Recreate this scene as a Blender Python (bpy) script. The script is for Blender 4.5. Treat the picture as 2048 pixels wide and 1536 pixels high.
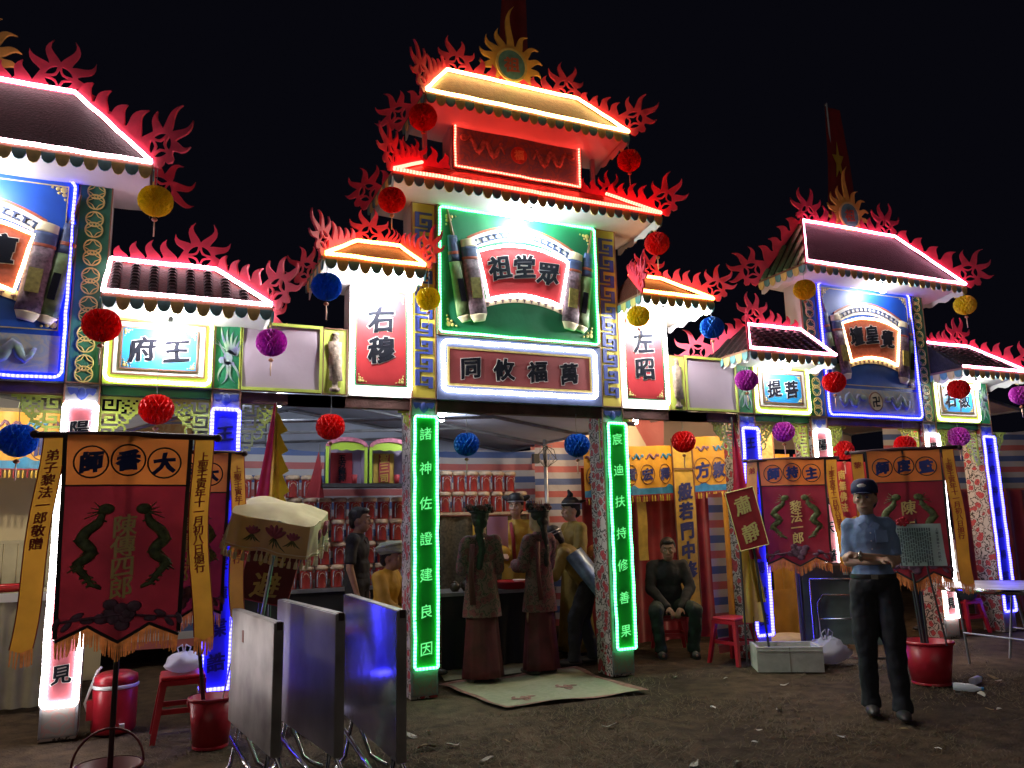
import bpy, bmesh, math, random
from mathutils import Vector, Matrix, noise, Euler
R = math.radians; PI = math.pi
random.seed(7)
for o in list(bpy.data.objects): bpy.data.objects.remove(o)
SC = bpy.context.scene
COL = SC.collection

# ---------------------------------------------------------------- camera, night sky, light, exposure
cam = bpy.data.cameras.new('camera'); camo = bpy.data.objects.new('camera', cam); COL.objects.link(camo)
YAW, PITCH, ROLL = .424375, .175428, -.022876
fw = Vector((math.sin(YAW)*math.cos(PITCH), math.cos(YAW)*math.cos(PITCH), math.sin(PITCH)))
rt = Vector((math.cos(YAW), -math.sin(YAW), 0)); up = rt.cross(fw)
r2 = math.cos(ROLL)*rt + math.sin(ROLL)*up; u2 = -math.sin(ROLL)*rt + math.cos(ROLL)*up
camo.matrix_world = Matrix(((r2.x, u2.x, -fw.x, 0), (r2.y, u2.y, -fw.y, -6.8864), (r2.z, u2.z, -fw.z, 1.45), (0, 0, 0, 1)))
cam.sensor_width = 36; cam.lens = 27.96; cam.clip_start = .05; cam.clip_end = 600
SC.camera = camo
SC.render.resolution_x = 1024; SC.render.resolution_y = 768
W = bpy.data.worlds.new('World'); SC.world = W; W.use_nodes = True
wn = W.node_tree.nodes; wl = W.node_tree.links
sky = wn.new('ShaderNodeTexSky'); sky.sky_type = 'NISHITA'; sky.sun_disc = False
sky.sun_elevation = R(-6); sky.sun_rotation = R(200); sky.air_density = 1.0
mixs = wn.new('ShaderNodeMix'); mixs.data_type = 'RGBA'; mixs.inputs[0].default_value = .93
mixs.inputs[7].default_value = (.045, .045, .085, 1)
wl.new(sky.outputs[0], mixs.inputs[6]); wl.new(mixs.outputs[2], wn['Background'].inputs[0])
wn['Background'].inputs[1].default_value = .05
# a weak, wide light: the fairground's spill from behind the photographer
sun = bpy.data.lights.new('sun', 'SUN'); sun.energy = .125; sun.angle = R(40); sun.color = (1, .90, .78)
suno = bpy.data.objects.new('sun', sun); COL.objects.link(suno)
suno.rotation_euler = Vector((.34, .86, -.34)).to_track_quat('-Z', 'Y').to_euler()
VS = SC.view_settings
VS.view_transform = 'Standard'; VS.look = 'None'; VS.exposure = 0; VS.gamma = 1; VS.use_curve_mapping = False
CY = SC.cycles
CY.use_denoising = True; CY.max_bounces = 6; CY.diffuse_bounces = 3; CY.glossy_bounces = 3; CY.transmission_bounces = 4
CY.sample_clamp_indirect = 4; CY.caustics_reflective = False; CY.caustics_refractive = False
CY.use_adaptive_sampling = True; CY.adaptive_threshold = .01

# ---------------------------------------------------------------- materials
MATS = {}
def mat(name, col=(.5, .5, .5), rough=.7, metal=0., emit=0., ns=0., na=.25, bump=0., bs=40., tr=0., col2=None, spec=.5, sheen=0., coat=0.):
    """procedural surface: base colour with noise variation, bump, optional translucency (cloth, paper) or emission"""
    if name in MATS: return MATS[name]
    m = bpy.data.materials.new(name); MATS[name] = m; m.use_nodes = True
    nt = m.node_tree; n = nt.nodes; l = nt.links; b = n['Principled BSDF']
    c = (*col, 1)
    b.inputs['Base Color'].default_value = c; b.inputs['Roughness'].default_value = rough
    b.inputs['Metallic'].default_value = metal; b.inputs['Specular IOR Level'].default_value = spec
    if coat: b.inputs['Coat Weight'].default_value = coat; b.inputs['Coat Roughness'].default_value = .15
    if sheen: b.inputs['Sheen Weight'].default_value = sheen
    tc = n.new('ShaderNodeTexCoord'); cs = None
    if ns:
        t = n.new('ShaderNodeTexNoise'); t.inputs['Scale'].default_value = ns; t.inputs['Detail'].default_value = 5
        l.new(tc.outputs['Object'], t.inputs['Vector'])
        rp = n.new('ShaderNodeValToRGB'); rp.color_ramp.elements[0].position = .32; rp.color_ramp.elements[1].position = .68
        d = col2 if col2 else tuple(max(0, v*(1-na)) for v in col); e = col if col2 else tuple(min(1, v*(1+na*.6)) for v in col)
        rp.color_ramp.elements[0].color = (*d, 1); rp.color_ramp.elements[1].color = (*e, 1)
        l.new(t.outputs[0], rp.inputs[0]); l.new(rp.outputs[0], b.inputs['Base Color']); cs = rp.outputs[0]
    if bump:
        t2 = n.new('ShaderNodeTexNoise'); t2.inputs['Scale'].default_value = bs; t2.inputs['Detail'].default_value = 4
        l.new(tc.outputs['Object'], t2.inputs['Vector'])
        bp = n.new('ShaderNodeBump'); bp.inputs['Strength'].default_value = bump; bp.inputs['Distance'].default_value = .02
        l.new(t2.outputs[0], bp.inputs['Height']); l.new(bp.outputs[0], b.inputs['Normal'])
    if emit:
        b.inputs['Emission Color'].default_value = c; b.inputs['Emission Strength'].default_value = emit
        b.inputs['Base Color'].default_value = (0.02, .02, .02, 1)
    if tr:
        ts = n.new('ShaderNodeBsdfTranslucent'); ts.inputs['Color'].default_value = c
        if cs: l.new(cs, ts.inputs['Color'])
        mx = n.new('ShaderNodeMixShader'); mx.inputs[0].default_value = tr
        l.new(b.outputs[0], mx.inputs[1]); l.new(ts.outputs[0], mx.inputs[2]); l.new(mx.outputs[0], n['Material Output'].inputs[0])
    return m

def pattern(name, kind, cols, scale=10., rough=.75, bump=0., tr=0., axis=2, period=.36, emis=0.):
    """printed cloth: 'rose' roses on pale ground, 'stripe' tarp bands, 'blot' motif blotches, 'band' fine rows"""
    if name in MATS: return MATS[name]
    m = mat(name, cols[0], rough, tr=tr); nt = m.node_tree; n = nt.nodes; l = nt.links; b = n['Principled BSDF']
    tc = n.new('ShaderNodeTexCoord'); rp = n.new('ShaderNodeValToRGB'); rp.color_ramp.interpolation = 'CONSTANT'
    el = rp.color_ramp.elements
    def setr(st):
        while len(el) > 1: el.remove(el[-1])
        el[0].position = st[0][0]; el[0].color = (*st[0][1], 1)
        for p_, c_ in st[1:]:
            e = el.new(p_); e.color = (*c_, 1)
    if kind == 'rose':
        v = n.new('ShaderNodeTexVoronoi'); v.inputs['Scale'].default_value = scale
        ns = n.new('ShaderNodeTexNoise'); ns.inputs['Scale'].default_value = scale*2.5
        ad = n.new('ShaderNodeMix'); ad.data_type = 'VECTOR'; ad.inputs[0].default_value = .06
        l.new(tc.outputs['Object'], ns.inputs['Vector']); l.new(tc.outputs['Object'], ad.inputs[4]); l.new(ns.outputs[1], ad.inputs[5])
        l.new(ad.outputs[1], v.inputs['Vector']); l.new(v.outputs['Distance'], rp.inputs[0])
        setr([(0, cols[1]), (.12, cols[2]), (.17, cols[1]), (.36, cols[2]), (.42, cols[0]), (.56, cols[3]), (.66, cols[0])])
    elif kind == 'blot':
        v = n.new('ShaderNodeTexNoise'); v.inputs['Scale'].default_value = scale; v.inputs['Detail'].default_value = 3; v.inputs['Distortion'].default_value = 1.6
        l.new(tc.outputs['Object'], v.inputs['Vector']); l.new(v.outputs[0], rp.inputs[0])
        setr([(0, cols[1]), (.40, cols[0]), (.52, cols[2] if len(cols) > 2 else cols[0]), (.60, cols[0])]); rp.color_ramp.interpolation = 'EASE'
    else:
        sp = n.new('ShaderNodeSeparateXYZ'); l.new(tc.outputs['Object'], sp.inputs[0])
        dv = n.new('ShaderNodeMath'); dv.operation = 'DIVIDE'; dv.inputs[1].default_value = period
        fr = n.new('ShaderNodeMath'); fr.operation = 'FRACT'
        l.new(sp.outputs[axis], dv.inputs[0]); l.new(dv.outputs[0], fr.inputs[0]); l.new(fr.outputs[0], rp.inputs[0])
        k = len(cols); setr([(i/k, cols[i]) for i in range(k)])
    l.new(rp.outputs[0], b.inputs['Base Color'])
    if tr:
        for q in n:
            if q.type == 'BSDF_TRANSLUCENT': l.new(rp.outputs[0], q.inputs['Color'])
    if bump:
        t2 = n.new('ShaderNodeTexNoise'); t2.inputs['Scale'].default_value = 6; bp = n.new('ShaderNodeBump'); bp.inputs['Strength'].default_value = bump
        bp.inputs['Distance'].default_value = .04
        l.new(tc.outputs['Object'], t2.inputs['Vector']); l.new(t2.outputs[0], bp.inputs['Height']); l.new(bp.outputs[0], b.inputs['Normal'])
    return m

def led(name, col, s, core=None):
    """LED rope: tiny diodes along the tube, seen as a row of brighter dots"""
    if name in MATS: return MATS[name]
    m = bpy.data.materials.new(name); MATS[name] = m; m.use_nodes = True
    nt = m.node_tree; n = nt.nodes; l = nt.links; b = n['Principled BSDF']
    b.inputs['Base Color'].default_value = (*[min(1, .3+.5*v) for v in col], 1); b.inputs['Roughness'].default_value = .3
    b.inputs['Emission Color'].default_value = (*col, 1); b.inputs['Emission Strength'].default_value = s
    uv = n.new('ShaderNodeUVMap'); sp = n.new('ShaderNodeSeparateXYZ'); l.new(uv.outputs[0], sp.inputs[0])
    mu = n.new('ShaderNodeMath'); mu.operation = 'MULTIPLY'; mu.inputs[1].default_value = 2*PI/.03; l.new(sp.outputs[0], mu.inputs[0])
    si = n.new('ShaderNodeMath'); si.operation = 'SINE'; l.new(mu.outputs[0], si.inputs[0])
    mp = n.new('ShaderNodeMapRange'); mp.inputs[1].default_value = -1; mp.inputs[2].default_value = 1
    mp.inputs[3].default_value = s*.45; mp.inputs[4].default_value = s*1.55
    l.new(si.outputs[0], mp.inputs[0]); l.new(mp.outputs[0], b.inputs['Emission Strength'])
    return m

# ---------------------------------------------------------------- mesh building
class B:
    def __init__(s): s.v = []; s.f = []; s.uv = {}; s.mi = []
    def add(s, vs, fs):
        k = len(s.v); s.v += [tuple(v) for v in vs]; s.f += [tuple(i+k for i in f) for f in fs]; return s
    def box(s, x0, x1, y0, y1, z0, z1):
        return s.add([(x, y, z) for x in (x0, x1) for y in (y0, y1) for z in (z0, z1)],
                     [(0, 1, 3, 2), (4, 6, 7, 5), (0, 4, 5, 1), (2, 3, 7, 6), (0, 2, 6, 4), (1, 5, 7, 3)])
    def cbox(s, c, d, rot=None):
        k = len(s.v); s.box(-d[0]/2, d[0]/2, -d[1]/2, d[1]/2, -d[2]/2, d[2]/2)
        M_ = rot.to_matrix() if isinstance(rot, Euler) else (rot or Matrix.Identity(3))
        s.v[k:] = [tuple(M_ @ Vector(v) + Vector(c)) for v in s.v[k:]]; return s
    def tube(s, pts, r, n=8, closed=False, flat=1.):
        pts = [Vector(p) for p in pts]; m = len(pts); k = len(s.v); L = 0; us = []
        rr = r if isinstance(r, (list, tuple)) else [r]*m
        ref = None
        for i, p in enumerate(pts):
            a = pts[i-1] if (i or closed) else p; c = pts[(i+1) % m] if (i < m-1 or closed) else p
            t = ((p-a).normalized() if (p-a).length > 1e-9 else Vector()) + ((c-p).normalized() if (c-p).length > 1e-9 else Vector())
            t = t.normalized() if t.length > 1e-6 else Vector((0, 0, 1))
            if ref is None: ref = Vector((0, 1, 0)) if abs(t.y) < .9 else Vector((1, 0, 0))
            u = (ref - t*ref.dot(t))
            u = u.normalized() if u.length > 1e-5 else t.orthogonal().normalized()
            ref = u; w = t.cross(u)
            if i: L += (p-pts[i-1]).length
            us.append(L)
            for j in range(n):
                q = 2*PI*j/n; s.v.append(tuple(p + rr[i]*(math.cos(q)*u*flat + math.sin(q)*w)))
        for i in range(m if closed else m-1):
            for j in range(n):
                a = k+i*n+j; b_ = k+i*n+(j+1) % n; c = k+((i+1) % m)*n+(j+1) % n; d = k+((i+1) % m)*n+j
                u1 = us[i+1] if i+1 < m else us[i]+.1
                s.uv[len(s.f)] = ((us[i], 0), (us[i], 0), (u1, 0), (u1, 0)); s.f.append((a, b_, c, d))
        if not closed:
            s.f.append(tuple(k+j for j in range(n))[::-1]); s.f.append(tuple(k+(m-1)*n+j for j in range(n)))
        return s
    def lathe(s, prof, n=20, c=(0, 0, 0), wob=None, sx=1., sy=1., caps=True):
        k = len(s.v)
        for (r, z) in prof:
            for j in range(n):
                q = 2*PI*j/n; w = wob(q, z) if wob else 1
                s.v.append((c[0]+r*w*math.cos(q)*sx, c[1]+r*w*math.sin(q)*sy, c[2]+z))
        for i in range(len(prof)-1):
            for j in range(n):
                s.f.append((k+i*n+j, k+i*n+(j+1) % n, k+(i+1)*n+(j+1) % n, k+(i+1)*n+j))
        if caps: s.f.append(tuple(k+j for j in range(n))[::-1]); s.f.append(tuple(k+(len(prof)-1)*n+j for j in range(n)))
        return s
    def ell(s, c, r, n=14, m=9, rot=None):
        k = len(s.v)
        s.lathe([(max(.02, math.sin(PI*i/m)), -math.cos(PI*i/m)) for i in range(m+1)], n)
        M_ = rot.to_matrix() if rot else Matrix.Identity(3)
        s.v[k:] = [tuple(M_ @ Vector((v[0]*r[0], v[1]*r[1], v[2]*r[2])) + Vector(c)) for v in s.v[k:]]; return s
    def grid(s, fn, nu, nv):
        k = len(s.v)
        for j in range(nv+1):
            for i in range(nu+1): s.v.append(tuple(fn(i/nu, j/nv)))
        for j in range(nv):
            for i in range(nu):
                a = k+j*(nu+1)+i; s.f.append((a, a+1, a+nu+2, a+nu+1))
        return s
    def bitmap(s, rows, cell, x0, z1, y0, y1, flip=False):
        w = max(len(r) for r in rows)
        for j, r in enumerate(rows):
            r = r.ljust(w, '.'); i = 0
            while i < w:
                if r[i] == '#':
                    e = i
                    while e < w and r[e] == '#': e += 1
                    a, b_ = i*cell, e*cell
                    if flip: a, b_ = -b_, -a
                    s.box(x0+a, x0+b_, y0, y1, z1-(j+1)*cell, z1-j*cell+.0005); i = e
                else: i += 1
        return s
    def mesh(s, m, smooth=False, name='m'):
        me = bpy.data.meshes.new(name); me.from_pydata(s.v, [], s.f)
        if s.uv:
            ul = me.uv_layers.new(name='UVMap')
            for p in me.polygons:
                if p.index in s.uv:
                    for q, li in zip(s.uv[p.index], p.loop_indices): ul.data[li].uv = q
        if m: me.materials.append(MATS[m] if isinstance(m, str) else m)
        if smooth: me.polygons.foreach_set('use_smooth', [True]*len(me.polygons))
        me.update(); return me
    def build(s, name, m, parent=None, smooth=False, **k):
        return put(name, s.mesh(m, smooth, name), parent, **k)

def put(name, me, parent=None, loc=(0, 0, 0), rot=(0, 0, 0), scale=(1, 1, 1), label=None):
    o = bpy.data.objects.new(name, me); COL.objects.link(o); o.parent = parent
    o.location = loc; o.rotation_euler = rot; o.scale = scale
    if label: o['label'] = label
    return o
def thing(name, label, cat, loc=(0, 0, 0), rz=0, group=None, rot=None):
    o = bpy.data.objects.new(name, None); COL.objects.link(o); o.empty_display_size = .1
    o.location = loc; o.rotation_euler = rot or (0, 0, rz); o['label'] = label; o['category'] = cat
    if group: o['group'] = group
    return o
def tag(o, label, cat, group=None, kind=None):
    if label: o['label'] = label
    if cat: o['category'] = cat
    if group: o['group'] = group
    if kind: o['kind'] = kind
    return o
def bevel(o, w=.01, seg=2):
    md = o.modifiers.new('bevel', 'BEVEL'); md.width = w; md.segments = seg; md.limit_method = 'ANGLE'; return o

def cut(polys, th, m, y=0., bev=0.):
    """flat board cut to the outlines in polys (later ones are holes), drawn in x,z; th thick, front face at y"""
    c = bpy.data.curves.new('cut', 'CURVE'); c.dimensions = '2D'; c.fill_mode = 'BOTH'; c.extrude = th/2
    for pl in polys:
        sp = c.splines.new('POLY'); sp.points.add(len(pl)-1); sp.use_cyclic_u = True
        for p, q in zip(sp.points, pl): p.co = (q[0], q[1], 0, 1)
    o = bpy.data.objects.new('cut', c); me = bpy.data.meshes.new_from_object(o)
    bpy.data.objects.remove(o); bpy.data.curves.remove(c)
    for v in me.vertices: v.co = (v.co.x, y+th/2-v.co.z, v.co.y)
    me.materials.clear()
    if m: me.materials.append(MATS[m] if isinstance(m, str) else m)
    return me

GL = {}
def glyph(ch, bold, thin):
    key = (ch, bold, thin)
    if key in GL: return GL[key]
    c = bpy.data.curves.new('t', 'FONT'); c.body = ch; c.size = 1; c.resolution_u = 2; c.extrude = .004
    c.bevel_depth = bold; c.bevel_resolution = 0
    o = bpy.data.objects.new('t', c); me = bpy.data.meshes.new_from_object(o)
    vs = []
    for v in me.vertices:
        x, y = v.co.x-.5, v.co.y-.38
        y = y + .13*x - .10*x*x                      # brush strokes rise to the right
        x += .018*math.sin(y*9+ord(ch)) ; y += .012*math.sin(x*11+ord(ch)*2)
        vs.append((x, y, v.co.z))
    fs = [tuple(p.vertices) for p in me.polygons]
    bpy.data.meshes.remove(me); bpy.data.objects.remove(o); bpy.data.curves.remove(c)
    GL[key] = (vs, fs); return GL[key]
def letters(items, m, parent, y=0., bold=.028, name='character', out=None, fn=None, stretch=1.0, heavy=.030, joined=False):
    """brush lettering, each character a piece of its own: items of (character, x, z, size); out = material of a pale outline behind"""
    jb = B()
    for it in items:
        ch, x, z, sz = it[:4]; an = it[4] if len(it) > 4 else 0
        ca, sa = math.cos(an), math.sin(an); o = parent
        for mm, bd, dy in (((m, bold, -.0015), (out, bold+.022, .0015)) if out else ((m, bold, 0),)):
            vs, fs = glyph(ch, bd, 0); b = jb if joined else B()
            for sh in ((-heavy/2, heavy/2) if heavy else (0,)):
                q = []
                for (a, c_, d) in vs:
                    a = (a+sh)*sz; c_ = c_*sz*stretch; a, c_ = a*ca-c_*sa, a*sa+c_*ca
                    p = (x+a, y+dy-d*sz*.12 + (sh*.01), z+c_)
                    q.append(fn(p) if fn else p)
                b.add(q, fs)
            if not joined: o = b.build(name if mm == m else 'outline', mm, o)
    if joined: return tag(jb.build('lettering', m, parent), None, None, None, 'stuff')
def column_text(s, x, z0, z1, size):
    n = len(s); return [(c, x, z0+(z1-z0)*i/max(1, n-1), size) for i, c in enumerate(s)]

def strip(parent, pts, m, r=.016, closed=False, name='led_strip', y=None):
    q = []; n = len(pts); rn = random.Random(int(1000*(pts[0][0]+2*pts[0][2]+len(pts))))
    for i in range(n if closed else n-1):
        a, b_ = Vector(pts[i]), Vector(pts[(i+1) % n]); k = max(1, int((b_-a).length/.11))
        for j in range(k):
            p = a.lerp(b_, j/k); w = .0035 if (j or closed) else 0
            q.append((p.x+rn.uniform(-w, w), p.y+rn.uniform(-w, w)*.5, p.z+rn.uniform(-w, w)))
    if not closed: q.append(pts[-1])
    return B().tube(q, r, 6, closed).build(name, m, parent, True)
def rect_strip(parent, x0, x1, z0, z1, y, m, r=.013, cr=.04, name='led_strip'):
    pts = []
    for (cx, cz, a0) in ((x1-cr, z1-cr, 0), (x0+cr, z1-cr, 90), (x0+cr, z0+cr, 180), (x1-cr, z0+cr, 270)):
        for k in range(4): a = R(a0+30*k); pts.append((cx+cr*math.cos(a), y, cz+cr*math.sin(a)))
    return strip(parent, pts, m, r, True, name)

# tongues of flame for the cut-out boards
def tongue(b0, b1, ang, ln, curl=.25, n=7):
    """outline points from b0 over the tip to b1; ang = direction of the tongue"""
    c = Vector(((b0[0]+b1[0])/2, (b0[1]+b1[1])/2)); d = Vector((math.cos(ang), math.sin(ang))); p = Vector((-d.y, d.x))
    L_, Rr = [], []; h0, h1 = Vector(b0)-c, Vector(b1)-c
    for i in range(n+1):
        t = i/n; cen = c + d*ln*t + p*(curl*ln*(2.6*t*t*(1-t) - .55*t**4))
        k = (1-t)**.70*(1+.06*math.sin(t*PI)*t) if i < n else 0
        L_.append(cen + h0*k); Rr.append(cen + h1*k)
    return [tuple(q) for q in L_] + [tuple(q) for q in Rr[:-1]][::-1]
def coin(cx, cz, r):
    hs = []
    for k in range(4):
        a0 = PI/2*k; pl = []
        for i in range(7): a = a0+R(9)+R(72)*i/6; pl.append((cx+r*math.cos(a), cz+r*math.sin(a)))
        ca = a0+PI/4; e0, e1 = Vector(pl[-1]), Vector(pl[0])
        for i in range(1, 6):
            t = i/6; q = e0.lerp(e1, t); q -= Vector((math.cos(ca), math.sin(ca)))*r*.33*math.sin(PI*t); pl.append(tuple(q))
        hs.append(pl)
    pl = []
    for k in range(4):
        a = PI/2*k; e0 = Vector((math.cos(a), math.sin(a)))*r*.70; e1 = Vector((math.cos(a+PI/2), math.sin(a+PI/2)))*r*.70
        for i in range(4):
            t = i/4; q = e0.lerp(e1, t); q *= 1-.38*math.sin(PI*t); pl.append((cx+q.x, cz+q.y))
    hs.append(pl); return hs
def flame(L, h=.34, n=3, rr=.115, tail=.06, swirl=True, seed=0):
    """board outline: base from (0,0) to (L,0), low tongues from the tail growing towards a coin roundel at the far end"""
    rn = random.Random(seed*7+int(L*100)); J = lambda a: rn.uniform(1-a, 1+a)
    Ro = rr*1.28; cx, cz = L-rr*.5, rr*1.12
    pts = [(0, 0)]
    x = .01; span = max(.05, cx-Ro*1.25-x)
    for i in range(n):
        a = x+span*(i+.04)/n; b = x+span*(i+.86)/n; f = .55+.45*(i+1)/n
        z = tail*.55+tail*.75*(i+.5)/n
        pts += tongue((a, z), (b, z+.012), R(112-6*i/n+rn.uniform(-7, 7)), h*f*.50*J(.18), .40*J(.3))
        pts.append((x+span*(i+.92)/n, z*.92))
    A = (143, 106, 69, 31)
    for i, a in enumerate(A):
        a0, a1 = R(a+17.2), R(a-17.2)
        pts += tongue((cx+Ro*math.cos(a0), cz+Ro*math.sin(a0)), (cx+Ro*math.cos(a1), cz+Ro*math.sin(a1)), R(a-(0, 2, 4, 8)[i]+rn.uniform(-5, 5)), h*(.50, .60, .60, .48)[i]*J(.15), (.30, .30, -.30, -.32)[i]*J(.25))
        am = R(a-18.7); pts.append((cx+Ro*.96*math.cos(am), cz+Ro*.96*math.sin(am)))
    if swirl:
        for a, rad in ((4, 1.0), (-4, 1.30), (-14, 1.42), (-24, 1.28), (-30, 1.02), (-36, 1.22), (-48, 1.40), (-60, 1.30), (-70, 1.05)): pts.append((cx+Ro*rad*math.cos(R(a)), cz+Ro*rad*math.sin(R(a))))
    pts.append((cx, -.02 if swirl else 0))
    return [pts] + coin(cx, cz, rr*.92)
FLC = {}
def flame_board(parent, p0, p1, m, h=.34, n=3, rr=.115, lean=0.):
    """flame board standing on the line p0 (tail) to p1 (roundel)"""
    p0, p1 = Vector(p0), Vector(p1); d = p1-p0; L = round(d.length, 2)
    sd = random.randrange(5); key = (L, h, n, rr, m, sd)
    if key not in FLC: FLC[key] = cut(flame(L, h, n, rr, seed=sd), .018, m, -.009)
    ex = d.normalized(); ez = (Vector((0, 0, 1)) - ex*ex.z); ez.normalize(); ey = ez.cross(ex)
    o = put('flame_board', FLC[key], parent)
    o.matrix_local = Matrix(((ex.x, ey.x, ez.x, p0.x), (ex.y, ey.y, ez.y, p0.y), (ex.z, ey.z, ez.z, p0.z), (0, 0, 0, 1)))
    return o
# ---------------------------------------------------------------- material set of the gates
mat('white_cloth', (.58, .56, .58), .85, ns=3, na=.10, bump=.25, bs=7, tr=.15)
mat('roof_dark', (.014, .012, .012), .55, spec=.2, ns=26, na=.4, bump=.5, bs=60)
mat('roof_brown', (.075, .018, .014), .5, spec=.2, ns=22, na=.35, bump=.4, bs=60)
mat('roof_red', (.45, .05, .03), .38, ns=20, na=.3, bump=.4, bs=50)
mat('roof_gold', (.20, .14, .05), .35, ns=20, na=.3, bump=.4, bs=60)
mat('tile_green', (.10, .20, .09), .45, ns=30, na=.3)
mat('tile_red', (.42, .10, .06), .45, ns=30, na=.3)
mat('flame_red', (.80, .06, .13), .55, ns=9, na=.18, tr=.15)
mat('flame_gold', (.72, .40, .08), .55, ns=9, na=.2)
mat('green_panel', (.012, .17, .075), .5, ns=2.2, na=.22, bump=.5, bs=3)
mat('green_dark', (.02, .13, .075), .6, ns=3, na=.2, bump=.15, bs=5)
mat('blue_panel', (.008, .075, .46), .5, ns=2.0, na=.25, bump=.5, bs=3)
mat('blue_sign', (.02, .27, .62), .5, ns=3, na=.2)
mat('navy', (.03, .05, .25), .55, ns=12, na=.3)
mat('slate_blue', (.08, .11, .24), .6, ns=4, na=.3)
mat('yellow_panel', (.58, .47, .06), .6, ns=3, na=.14, bump=.12, bs=6)
mat('lime_panel', (.50, .60, .10), .6, ns=3, na=.12)
mat('lime_board', (.46, .58, .10), .6, ns=6, na=.15)
mat('gold_print', (.62, .48, .16), .5, ns=20, na=.2)
mat('trim_brown', (.20, .09, .05), .6, ns=10, na=.3)
mat('rust_beam', (.13, .06, .055), .75, ns=8, na=.4, bump=.3)
mat('red_sign', (.55, .035, .045), .5, ns=2.5, na=.15, bump=.4, bs=4)
mat('red_muted', (.30, .055, .06), .6, ns=3, na=.2)
mat('pink_sign', (.62, .13, .15), .5, ns=2.5, na=.15)
mat('ink', (.010, .011, .018), .9, spec=.08)
mat('white_print', (.80, .78, .76), .6)
mat('cream', (.72, .62, .42), .6, ns=8, na=.15)
mat('lilac_sheet', (.42, .34, .42), .75, ns=1.3, na=.14, bump=.4, bs=3)
mat('grey_print', (.24, .24, .27), .6, ns=14, na=.35)
mat('plum', (.20, .10, .16), .6, ns=26, na=.5)
mat('teal', (.10, .26, .27), .6, ns=14, na=.3)
mat('scroll_purple', (.20, .13, .17), .6, ns=40, na=.55)
mat('scroll_green', (.16, .24, .10), .6, ns=16, na=.35)
mat('scroll_ochre', (.34, .30, .08), .6, ns=30, na=.4)
mat('scroll_blue', (.06, .09, .22), .6, ns=20, na=.3)
mat('phoenix', (.26, .40, .26), .7, ns=14, col2=(.17, .15, .36), spec=.2)
mat('dragon_brown', (.27, .20, .15), .6, ns=30, na=.5, bump=.5, bs=30)
pattern('dragon_print', 'blot', [(.16, .17, .15), (.30, .14, .08), (.10, .16, .20)], 7)
pattern('cloud_print', 'blot', [(.30, .36, .46), (.16, .22, .38), (.44, .42, .36)], 6)
pattern('rose_cloth', 'rose', [(.46, .40, .38), (.42, .05, .06), (.12, .02, .03), (.05, .04, .04)], 11)
pattern('plinth_print', 'blot', [(.22, .20, .19), (.12, .10, .10), (.30, .16, .15)], 9)
mat('bulb_base', (.5, .5, .5), .4)
mat('bulb_glow', (1, .97, .93), emit=800)
mat('bulb_cool', (.86, 1, .97), emit=800)
mat('bulb_hot', (1, .98, .95), emit=1700)
mat('bulb_mid', (1, .98, .95), emit=600)
mat('bulb_dim', (1, .98, .96), emit=330)
mat('bulb_warm', (1, .62, .28), emit=300)
mat('cable', (.03, .03, .03), .6)
LW = led('led_white', (1, .95, .93), 14); LG = led('led_green', (.09, 1, .30), 8); LB = led('led_blue', (.06, .055, 1), 15)
LBL = led('led_blush', (1, .60, .68), 15); LP = led('led_pink', (1, .36, .54), 15); LY = led('led_warm', (1, .60, .20), 15); LO = led('led_orange', (1, .36, .08), 18)
LR = led('led_red', (1, .05, .032), 20); LL = led('led_lime', (.80, 1, .42), 8); LT = led('led_amber', (1, .72, .36), 10)

MB = dict(BRK=["##################", "#....#..##.##.##..", "#.##.#.#.###.##...", "#.#..#.##..###....", "#.####.#.##.##....", "#......##.##.#....",
  "########..#.##....", "#.....#.##.##.....", "#.###.#..###......", "#.#...##..#.......", "#.#####.###.......", "#......##.........", "#######...........",
  "#....#............", "#.##.#............", "#.#..#............", "#.####............", "#....#............", "######............", "#...#.............", "#.###.............", "#.#...............", "###..............."],
  MEA=["########", "##......", "##......", "##.#####", "##.##.##", "##....##", "########", "......##"])
_br = {}
def bracket(parent, x, z, flip):
    """open fretwork bracket under the beam beside a post"""
    if flip not in _br:
        b = B().bitmap(MB['BRK'], .0195, 0, 0, -.008, .008, flip)
        s = -1 if flip else 1
        b.tube([(s*.10, 0, -.27), (s*.135, 0, -.31), (s*.175, 0, -.295), (s*.19, 0, -.25), (s*.165, 0, -.21), (s*.14, 0, -.235)], .010, 5)
        b.tube([(s*.19, 0, -.14), (s*.225, 0, -.17), (s*.245, 0, -.13), (s*.29, 0, -.10), (s*.285, 0, -.06)], .010, 5)
        _br[flip] = b.mesh('lime_board')
    return put('fretwork_bracket', _br[flip], parent, (x, .06, z))

_sc = {}
def scallops(parent, x0, x1, y, z, w=.095, ry=0, flipx=1):
    """eave edging of alternating drops"""
    if not _sc:
        for k, (m_, hh) in enumerate((('teal', .085), ('gold_print', .10))):
            pl = [(-w/2, 0), (w/2, 0), (w/2, -.02)] + [(w/2*math.cos(a)*.95, -.03-(hh-.03)*math.sin(a)) for a in (R(20), R(55), R(90), R(125), R(160))] + [(-w/2, -.02)]
            _sc[k] = cut([pl], .012, m_, -.006)
        _sc[2] = cut([[(.028*math.cos(R(a)), -.045+.030*math.sin(R(a))) for a in range(0, 360, 40)]], .008, 'tile_red', -.014)
    n = max(2, int(round((x1-x0)/w)))
    for i in range(n):
        o = put('scallop', _sc[i % 2], parent, (x0+(x1-x0)*(i+.5)/n, y-(.004 if i % 2 else 0), z))
    return n
def side_scallops(parent, x, y0, y1, z, w=.095):
    n = max(2, int(round((y1-y0)/w)))
    for i in range(n): put('scallop', _sc[i % 2], parent, (x, y0+(y1-y0)*(i+.5)/n, z), (0, 0, R(90)))

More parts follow.
